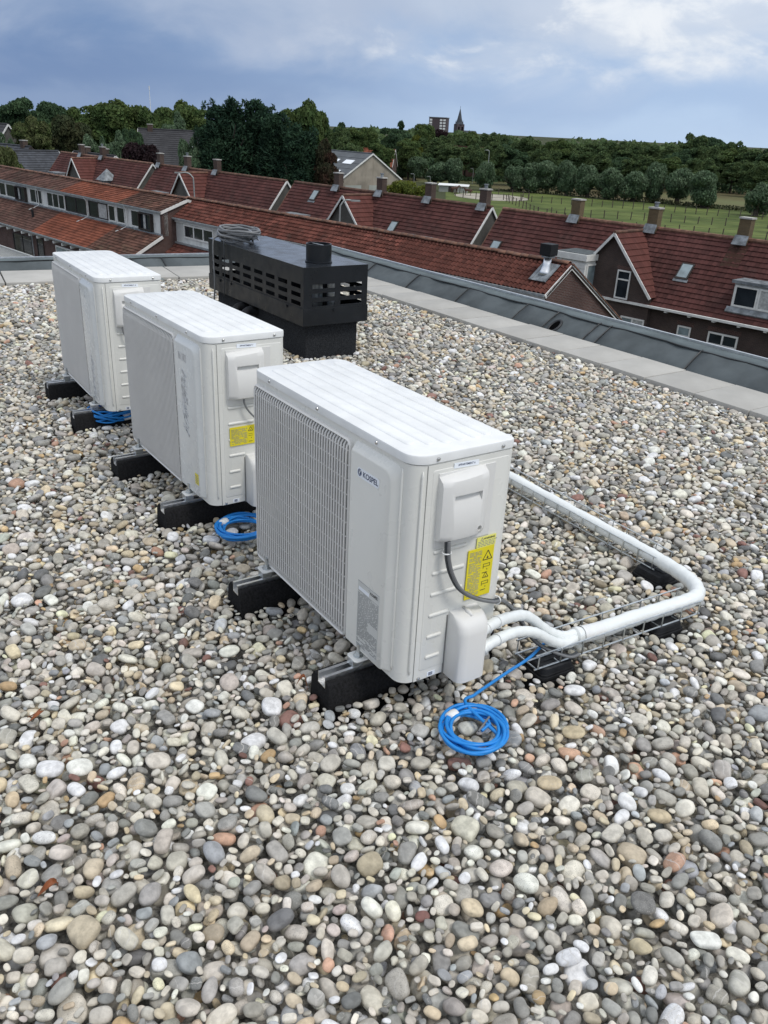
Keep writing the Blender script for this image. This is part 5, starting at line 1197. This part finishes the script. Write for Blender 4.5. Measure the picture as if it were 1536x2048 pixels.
# ---- paddock, fences, shed, horses
def fence(pts, gap, h, label, rails=2, mat='post_wood', name='field_fence', pr_=.095):
    E = empty(name, (pts[0][0], pts[0][1], GZ), 0, label, 'fence', 'fences in the meadow'); p0 = None; rs = random.Random(int(pts[0][0]*7))
    og = (pts[0][0], pts[0][1], GZ)
    for i in range(len(pts)-1):
        a_ = Vector((*pts[i], GZ)); b_ = Vector((*pts[i+1], GZ)); n = max(1, int((b_-a_).length/gap))
        for k in range(n):
            c_ = a_.lerp(b_, k/n); hh_ = h*rs.uniform(.9, 1.1)
            if p0 is None: p0 = MB().tube([(0, 0, 0), (0, 0, h)], pr_, 6).build('post', mat, E); p0.location = c_-Vector(og)
            else:
                o = inst(p0, 'post', E, loc=c_-Vector(og)); o.rotation_euler = (rs.uniform(-.06, .06), rs.uniform(-.06, .06), 0); o.scale.z = hh_/h
        for r_ in range(rails): MB().tube([a_+Vector((0, 0, h*(.45+.42*r_))), b_+Vector((0, 0, h*(.45+.42*r_)))], .022, 4).build('wire', mat, E, org=og)
fence([(26, 206), (50, 199), (79, 187), (110, 178)], 2.2, 1.5, 'far post and wire fence in the meadow below the willows')
fence([(27, 172), (50, 171), (72, 166), (100, 160)], 2.4, 1.5, 'middle post and wire fence across the meadow')
fence([(38, 150), (52, 147.5), (68, 145), (90, 143)], 2.2, 1.5, 'nearest post and wire fence in the meadow behind the right roof')
fence([(24, 206), (27, 172), (34, 152)], 3.2, 1.5, 'post and wire fence running down the meadow edge')
ring = [(22+9*math.cos(R(t)), 214+11*math.sin(R(t))) for t in range(0, 361, 24)]
fence(ring, 2.4, 1.6, 'round paddock fence of dark posts and rails', rails=3, name='paddock_fence')
gnd('paddock_sand', [(22+9*math.cos(R(t)), 214+11*math.sin(R(t))) for t in range(0, 360, 24)], GZ+.09, 'sand')
SH = empty('white_stable', (13.5, 226, GZ), R(-8), 'long low white stable roof beyond the chimneys by the paddock', 'stable')
MB().box(-3.6, 3.6, -1.2, 1.2, 0, 1.5).build('wall', 'barn_door', SH); MB().prism([(-3.9, -1.5, 1.5), (3.9, -1.5, 1.5), (3.9, 1.5, 1.8), (-3.9, 1.5, 1.8)], (0, 0, .12)).build('roof', 'white_paint', SH)
MB().box(-1.2, .2, -1.25, -1.2, 0, 1.4).build('door', 'wood_dark', SH)
def horse(x, y, ang, label, s_=1.):
    me = bpy.data.meshes.new('horse')
    J = [(0, 0, 1.15, .30), (.45, 0, 1.18, .30), (.8, 0, 1.25, .27), (1.1, 0, 1.55, .16), (1.3, 0, 1.75, .13), (1.6, 0, 1.55, .10), (1.75, 0, 1.40, .07), (-.45, 0, 1.2, .29), (-.75, 0, 1.15, .20), (-.95, 0, .8, .06)]
    Ed = [(0, 1), (1, 2), (2, 3), (3, 4), (4, 5), (5, 6), (0, 7), (7, 8), (8, 9)]
    for sy_ in (-.17, .17):
        for bx_, par_, kx in ((.7, 2, .02), (-.5, 7, -.1)):
            k = len(J); J += [(bx_, sy_, .85, .13), (bx_+kx, sy_, .48, .07), (bx_, sy_, .10, .05), (bx_+.05, sy_, 0, .06)]; Ed += [(par_, k), (k, k+1), (k+1, k+2), (k+2, k+3)]
    me.from_pydata([j[:3] for j in J], Ed, []); o = bpy.data.objects.new('horse', me); COL.objects.link(o)
    sk_ = o.modifiers.new('skin', 'SKIN')
    for v, j in zip(me.skin_vertices[0].data, J): v.radius = (j[3], j[3])
    me.skin_vertices[0].data[0].use_root = True
    o.modifiers.new('sub', 'SUBSURF').levels = 1; me.materials.append(MATS['horse_coat'])
    o.location = (x, y, GZ+.1); o.rotation_euler = (0, 0, ang); o.scale = (s_,)*3; tag(o, label, 'horse', 'horses in the paddock')
horse(16.6, 216, R(170), 'brown horse standing in the round paddock'); horse(13.4, 221.5, R(20), 'dark brown horse in front of the white stable')

# ------------------------------------------------------------------ trees
def crown_mesh(name, h, r, kind, seed, mat):
    """leaf clumps spread over many lobes inside the crown volume"""
    rs = np.random.RandomState(seed); lobes = []
    if kind == 'round':
        for i in range(30):
            z = rs.uniform(.28, .92); rr_ = r*(1-((z-.52)/.55)**2)**.5*rs.uniform(.35, .8); a = rs.uniform(0, 6.28)
            lobes.append((rr_*math.cos(a), rr_*math.sin(a), h*z, r*rs.uniform(.16, .42), r*rs.uniform(.15, .36)))
        lobes.append((0, 0, h*.62, r*.7, h*.26)); n, s = 15000, .034*r+.045
    elif kind == 'conifer':
        for i in range(34):
            z = rs.uniform(.06, .92); rr_ = r*(1.02-z**1.7)*rs.uniform(.4, .95); a = rs.uniform(0, 6.28)
            lobes.append((rr_*math.cos(a), rr_*math.sin(a), h*z, r*rs.uniform(.2, .34), h*rs.uniform(.07, .12)))
        for i in range(7):
            a = rs.uniform(0, 6.28); rr_ = r*rs.uniform(.05, .55); lobes.append((rr_*math.cos(a), rr_*math.sin(a), h*rs.uniform(.86, .95), r*.10, h*.06))
        lobes.append((0, 0, h*.42, r*.72, h*.42)); n, s = 17000, .125
    elif kind == 'willow':
        for i in range(9):
            a = rs.uniform(0, 6.28); rr_ = r*rs.uniform(.1, .5); lobes.append((rr_*math.cos(a), rr_*math.sin(a), h*rs.uniform(.28, .74), r*rs.uniform(.30, .58), h*rs.uniform(.20, .32)))
        n, s = 7500, .115
    elif kind == 'poplar':
        for i in range(9): lobes.append((rs.uniform(-.3, .3), rs.uniform(-.3, .3), h*(.2+.78*i/9), r*rs.uniform(.6, 1.0)*(1-.5*i/9), h*.09))
        n, s = 1200, .3
    elif kind == 'bush':
        for i in range(12): a = rs.uniform(0, 6.28); rr_ = r*rs.uniform(.2, .85); lobes.append((rr_*math.cos(a), rr_*math.sin(a), h*rs.uniform(.2, .75), r*.32, h*.26))
        n, s = 6000, .14
    Lb = np.array(lobes); wgt = Lb[:, 3]**2*Lb[:, 4]**.6; pick = rs.choice(len(Lb), n, p=wgt/wgt.sum())
    d = rs.normal(size=(n, 3)); d /= np.linalg.norm(d, axis=1, keepdims=True); low = d[:, 2] < (-.35 if kind != 'willow' else -.95); d[low, 2] *= -1
    rad = rs.uniform(.62, 1.08, n)**.7; L_ = Lb[pick]; C = L_[:, :3]+d*rad[:, None]*L_[:, [3, 3, 4]]
    ok = C[:, 2] > .04*h; C = C[ok]; d = d[ok]; n = len(C)
    nrm = d+rs.normal(0, .55, (n, 3)); nrm /= np.linalg.norm(nrm, axis=1, keepdims=True)
    t1 = np.cross(nrm, rs.normal(size=(n, 3)))
    if kind in ('willow', 'poplar'): t1 = np.cross(nrm, np.cross(nrm, np.array([0, 0, 1.])+rs.normal(0, .25, (n, 3))))
    if kind == 'conifer': t1 = d*np.array([1, 1, .2])+np.array([0, 0, .55])+rs.normal(0, .35, (n, 3)); t1 -= nrm*(t1*nrm).sum(1, keepdims=True)*.7
    t1 /= np.linalg.norm(t1, axis=1, keepdims=True)+1e-9; t2 = np.cross(nrm, t1)
    sz = s*rs.uniform(.55, 1.35, n)[:, None]; asp = 2.2 if kind in ('willow', 'poplar', 'conifer') else 1.25
    q = [C-t1*sz*asp, C+t2*sz*.75+nrm*sz*.2, C+t1*sz*asp-nrm*sz*.25, C-t2*sz*.75+nrm*sz*.2]
    V = np.stack(q, 1).reshape(-1, 3); me = bpy.data.meshes.new(name); me.from_pydata(V.tolist(), [], np.arange(4*n).reshape(-1, 4).tolist()); me.materials.append(MATS[mat]); return me
def trunk_mesh(name, h, r, kind, seed):
    rs = random.Random(seed); m_ = MB(); top = h*(.62 if kind != 'willow' else .45); b_ = max(.12, h*.022)
    if kind == 'willow': b_ = .32
    m_.tube([(0, 0, -.1), (.05, 0, top*.35), (-.05, .05, top*.7), (0, 0, top)], [b_*1.3, b_, b_*.75, b_*.35], 8)
    for i in range(7):
        a = rs.uniform(0, 6.28); z = top*rs.uniform(.45, .95); e = (.7*r*math.cos(a), .7*r*math.sin(a), z+h*rs.uniform(.08, .22)); m_.tube([(0, 0, z), (e[0]*.5, e[1]*.5, z+(e[2]-z)*.4), e], [b_*.45, b_*.3, b_*.1], 5)
    me = bpy.data.meshes.new(name); me.from_pydata(m_.v, [], m_.f); me.materials.append(MATS['bark']); return me
PROTO = {}
def proto_mesh(kind, mat, var, h=10., r=4.):
    k_ = (kind, mat, var)
    if k_ not in PROTO: PROTO[k_] = (crown_mesh('crown', h, r, kind, 100+len(PROTO)*7, mat), trunk_mesh('trunk', h, r, kind, len(PROTO)))
    return PROTO[k_]
rtree = random.Random(77)
BASE = {'round': (10., 4.), 'conifer': (15., 3.6), 'willow': (7., 2.6), 'poplar': (14., 1.4), 'bush': (5., 4.)}
def tree(name, kind, mat, x, y, h, r, label, group=None, var=0, cat='tree'):
    bh, br = BASE[kind]; cm, tm_ = proto_mesh(kind, mat, var, bh, br)
    E = empty(name, (x, y, GZ), rtree.uniform(0, 6.28), label, cat, group); E.scale = (r/br, r/br, h/bh)
    for nm, me in (('crown', cm), ('trunk', tm_)):
        o = bpy.data.objects.new(nm, me); COL.objects.link(o); o.parent = E
for i, (x, y, h, r, lb) in enumerate([(-81.1, 190, 16.3, 5.2, 'dark tree at the far left edge of the skyline'), (-80, 200, 15.8, 5, 'second dark tree from the left on the skyline'), (-77.2, 205, 15.8, 4.8, 'third dark tree from the left on the skyline')]):
    tree('broadleaf_tree', 'round', 'leaf_dark', x, y, h, r, lb, 'trees on the left skyline', i % 2)
for i, (x, y, h, r, lb) in enumerate([(-68.7, 195, 15, 5, 'mid green tree just right of the dark skyline trees'), (-60.6, 185, 15.9, 7, 'broad mid green tree behind the slate roofs'), (-56.4, 190, 15.2, 5.4, 'mid green tree left of the radio mast'), (-48.6, 180, 14.6, 4.6, 'mid green tree under the radio mast'),
        (-39, 170, 16.1, 5, 'mid green tree immediately left of the tall conifers'), (-50.9, 200, 15.2, 4.6, 'mid green tree behind the farmhouse roof'), (-45, 205, 14.6, 5, 'far green tree between mast and farmhouse'), (-64, 175, 12.5, 5, 'lower mid green tree behind the brownish tree')]):
    tree('broadleaf_tree', 'round', 'leaf_mid', x, y, h, r, lb, 'trees on the left skyline', i % 3)
tree('broadleaf_tree', 'round', 'leaf_brown', -54.7, 150, 13.5, 4.0, 'brownish green tree standing behind the slate roofed houses')
tree('broadleaf_tree', 'round', 'leaf_light', -57.4, 140, 12.6, 3.6, 'light green loose tree at the left behind the slate house')
tree('broadleaf_tree', 'round', 'leaf_light', -46.5, 104, 10.4, 2.6, 'bright green bush at the left picture edge above the dormers', var=1)
tree('broadleaf_tree', 'round', 'leaf_willow', -61.5, 142, 10.2, 2.6, 'pale grey green bush at the far left beside the light green tree')
for i, (x, y, h, r, lb) in enumerate([(-42.9, 135, 11.4, 2.8, 'grey green willow left of the farmhouse'), (-46.9, 138, 10.8, 2.4, 'smaller grey green willow beside the brownish tree'), (-39.9, 160, 14.4, 3.2, 'grey green tree rising behind the farmhouse ridge'), (-26.4, 112, 11.6, 2.0, 'grey green tree against the left side of the tall conifers')]):
    tree('willow_tree', 'round', 'leaf_willow', x, y, h, r, lb, 'grey green trees near the farmhouse', i % 2)
tree('shrub', 'round', 'leaf_purple', -34.1, 118, 10.6, 3.4, 'dark purple leaved shrub below the farmhouse')
tree('broadleaf_tree', 'round', 'leaf_dark', -41.8, 140, 12.2, 1.9, 'slim dark tree between the willow and the farmhouse')
for i, (x, y, h, r, lb) in enumerate([(-22.0, 115, 17.0, 5.0, 'tallest dark conifer in the centre left'), (-18.6, 117, 16.5, 4.4, 'dark conifer just right of the tallest one'), (-15.8, 114, 15.2, 4.2, 'dark conifer third from the left in the tall clump'), (-12.6, 112, 14.4, 3.9, 'lower dark conifer at the right of the tall clump'), (-24.2, 113, 13.6, 3.6, 'lower dark conifer at the left foot of the tall clump')]):
    tree('conifer_tree', 'conifer', 'leaf_conifer', x, y, h, r, lb, 'clump of tall dark conifers', i % 3)
tree('broadleaf_tree', 'round', 'leaf_mid', -15.6, 135, 16.4, 4.1, 'rounded green tree rising behind the right of the conifers', var=1)
tree('broadleaf_tree', 'round', 'leaf_mid', -13.6, 140, 15.2, 3.0, 'lower green tree behind the right flank of the conifers', var=2)
tree('broadleaf_tree', 'round', 'leaf_redbrown', -9.9, 112, 12.6, 2.4, 'reddish brown tree at the right edge of the conifer clump')
tree('broadleaf_tree', 'round', 'leaf_redbrown', -8.6, 110, 9.6, 2.2, 'low dark reddish tree in front of the barn roof', var=1)
for i, (x, y, h, r, lb) in enumerate([(-19.1, 260, 13.6, 5, 'green tree behind the barn at its left'), (-15.4, 300, 12.6, 5.6, 'distant green tree above the barn roof'), (-12.7, 340, 13.2, 4.8, 'distant round tree above the barn gable'), (-12.7, 220, 10.4, 4.8, 'green tree directly behind the barn ridge'), (-25.6, 300, 13.1, 5, 'distant tree between conifers and barn'),
        (8, 340, 15.2, 5.2, 'green tree left of the tower block'), (9, 290, 11.8, 6, 'broad green tree below the tower block'), (2.2, 270, 10.8, 5, 'green tree right of the barn gable'), (-6.1, 250, 9.6, 4.2, 'low green tree at the right end of the barn'), (15.4, 280, 10.1, 5.2, 'green tree below the church spire')]):
    tree('broadleaf_tree', 'round', 'leaf_mid' if i % 3 else 'leaf_belt', x, y, h, r, lb, 'trees in the middle distance', i % 3)
tree('broadleaf_tree', 'round', 'leaf_dark', -19.3, 280, 14.9, 2.6, 'small dark tree on the skyline right of the conifers', var=1)
tree('broadleaf_tree', 'round', 'leaf_dark', -2.3, 300, 14.0, 6.2, 'broad dark tree above the right end of the barn', var=0)
tree('poplar_tree', 'poplar', 'leaf_dark', -.7, 330, 16.6, 1.9, 'slim dark poplar sticking up from the skyline')
tree('broadleaf_tree', 'round', 'leaf_yellow', 4.5, 288, 12.2, 2.3, 'yellow green tree among the dark ones left of the tower block')
tree('broadleaf_tree', 'round', 'leaf_purple', 16.9, 420, 13.9, 6, 'dark purple tree at the foot of the tower block', var=1)
tree('shrub', 'bush', 'leaf_yellow', 1.3, 165, 5.6, 4.6, 'bright yellow green bush behind the chimneys beside the barn', cat='shrub')
belt = [(16.8, 309.8, 12.7, 4.9), (22.8, 335.9, 13.4, 5.9), (27.1, 316.8, 12.8, 5.2), (30.0, 300.7, 14.1, 4.7), (39.1, 330.0, 12.9, 6.7), (43.2, 326.6, 13.7, 6.3), (48.3, 320.3, 12.3, 5.0), (52.5, 313.7, 12.6, 5.1), (57.6, 317.4, 11.7, 6.6), (65.5, 334.1, 11.7, 6.3), (68.3, 319.9, 12.6, 5.7), (75.6, 330.6, 13.1, 5.6), (73.6, 304.0, 13.4, 5.8), (87.8, 339.9, 12.5, 5.9), (87.7, 321.6, 12.7, 5.2), (87.9, 306.0, 13.0, 6.1), (89.0, 293.1, 12.2, 4.6), (96.0, 301.9, 12.5, 5.8), (97.1, 292.1, 13.5, 5.3), (114.4, 326.7, 12.2, 7.0), (124.2, 338.3, 13.9, 5.7), (123.6, 321.0, 13.3, 6.8), (125.6, 312.2, 13.6, 5.0), (127.6, 306.6, 13.7, 6.5),
        (14.5, 278.5, 10.1, 4.1), (20.1, 284.5, 10.3, 4.0), (23.0, 266.7, 11.2, 3.6), (27.3, 266.2, 10.8, 3.7), (32.6, 268.7, 11.2, 4.9), (41.8, 284.6, 9.7, 4.5), (42.5, 266.1, 10.6, 4.1), (51.8, 279.9, 10.1, 5.2), (53.7, 272.3, 10.8, 3.9), (57.6, 269.3, 10.5, 4.8), (68.0, 284.7, 9.0, 4.8), (71.8, 278.7, 9.1, 4.8), (72.9, 271.3, 10.1, 3.7), (80.2, 275.1, 9.5, 5.0), (90.4, 279.4, 9.5, 4.8), (90.3, 273.0, 10.1, 4.6), (104.3, 284.1, 9.4, 4.0), (110.1, 282.0, 10.0, 3.9), (104.7, 266.8, 10.0, 4.4), (117.5, 277.4, 10.4, 4.6), (135, 315, 13, 6), (140, 300, 13, 6), (132, 285, 11, 5)]
for i, (x, y, h, r) in enumerate(belt):
    tree('belt_tree', 'round', ('leaf_belt', 'leaf_dark', 'leaf_belt', 'leaf_mid')[(i*7+i//3) % 4] if i % 5 else 'leaf_belt', x, y, h, r*1.15, 'dark green tree in the long belt behind the willows', 'trees in the long belt behind the willows', i % 3)
for x, y, h, r, mt_, lb in ((105.5, 330, 17, 6, 'leaf_belt', 'tall tree at the left of the raised clump on the right skyline'), (113.6, 335, 16.3, 6, 'leaf_dark', 'tall tree in the middle of the raised clump on the right skyline'), (118.5, 330, 15.2, 5.4, 'leaf_belt', 'tree at the right of the raised clump on the right skyline')): tree('broadleaf_tree', 'round', mt_, x, y, h, r, lb)
wil = [(-3.8, 276.1, 7.1, 2.6), (.2, 274.2, 6.2, 2.7), (4.1, 267, 6.0, 2.7), (9.8, 257, 6.1, 2.7), (14.2, 256.1, 6.6, 3), (22.4, 237.1, 6.8, 2.5), (29.9, 238.8, 7.6, 3), (34.3, 238.2, 7.4, 2.5), (39, 237.8, 7.3, 2.7), (43.5, 233.7, 7.5, 2.5), (48.2, 229.9, 7.5, 2.8), (52.4, 226.1, 7.6, 2.7), (58.4, 223.7, 7.8, 3.1), (63.4, 223.7, 7.6, 2.7), (68.5, 220.8, 7.4, 2.8), (72.7, 213.3, 7.2, 3.5), (78.3, 195.2, 6.1, 3.1)]
ordn = ['first', 'second', 'third', 'fourth', 'fifth', 'sixth', 'seventh', 'eighth', 'ninth', 'tenth', 'eleventh', 'twelfth', 'thirteenth', 'fourteenth', 'fifteenth', 'sixteenth', 'seventeenth']
for i, (x, y, h, r) in enumerate(wil): tree('pollard_willow', 'willow', 'leaf_willow', x, y, h*rtree.uniform(.95, 1.22), r*rtree.uniform(1.25, 1.65), 'grey green pollard willow, %s from the left in the row' % ordn[i], 'row of pollard willows along the meadow', i % 6)
# hedges and undergrowth along the willow row and belt, far woods on the horizon: masses nobody could count
def mass(name, pts, n, s, hmax, mat, label, spread):
    rs = np.random.RandomState(len(name)+n); P_ = np.array(pts, float); seg = rs.randint(0, len(P_)-1, n); t = rs.uniform(0, 1, n)[:, None]
    C = np.zeros((n, 3)); C[:, :2] = P_[seg]*(1-t)+P_[seg+1]*t+rs.normal(0, spread, (n, 2)); hv = hmax*(.55+.45*np.sin(C[:, 0]*.11+np.sin(C[:, 0]*.037)*3)); C[:, 2] = rs.uniform(0, 1, n)**.8*hv
    nrm = rs.normal(size=(n, 3))+np.array([0, -.6, .6]); nrm /= np.linalg.norm(nrm, axis=1, keepdims=True); t1 = np.cross(nrm, rs.normal(size=(n, 3))); t1 /= np.linalg.norm(t1, axis=1, keepdims=True); t2 = np.cross(nrm, t1); sz = s*rs.uniform(.5, 1.3, n)[:, None]
    V = np.stack([C-t1*sz, C-t2*sz*.8, C+t1*sz, C+t2*sz*.8], 1).reshape(-1, 3); me = bpy.data.meshes.new(name); me.from_pydata(V.tolist(), [], np.arange(4*n).reshape(-1, 4).tolist()); me.materials.append(MATS[mat]); o = bpy.data.objects.new(name, me); COL.objects.link(o); o.location = (0, 0, GZ); tag(o, label, 'vegetation', kind='stuff')
mass('hedge_undergrowth', [(-20, 292), (12, 282), (40, 292), (90, 290), (150, 300)], 9000, .55, 6.5, 'leaf_dark', 'dark undergrowth at the foot of the tree belt', 3.5)
mass('left_undergrowth', [(-95, 175), (-60, 160), (-30, 150), (-10, 165)], 9000, .45, 8.5, 'leaf_belt', 'dense shrubs between the trees behind the left houses', 5)
mass('willow_undergrowth', [(26, 240), (44, 235), (60, 225), (74, 214), (90, 206)], 3000, .25, 1.6, 'leaf_brown', 'brown weeds and low hedge under the pollard willows', .8)
mass('garden_shrubs', [P2(-120, 37), P2(-20, 38)], 5000, .28, 3.0, 'leaf_mid', 'garden shrubs between the two rows of houses', 1.5)
mass('distant_wood', [(-700, 900), (-250, 760), (0, 700), (250, 720), (700, 900)], 22000, 2.0, 13.5, 'leaf_belt', 'far wooded strip along the horizon', 50)
mass('far_treeline', [(-60, 420), (60, 400), (180, 410), (330, 450)], 14000, 1.0, 13.2, 'leaf_belt', 'darker line of far trees above the belt at the right', 12)
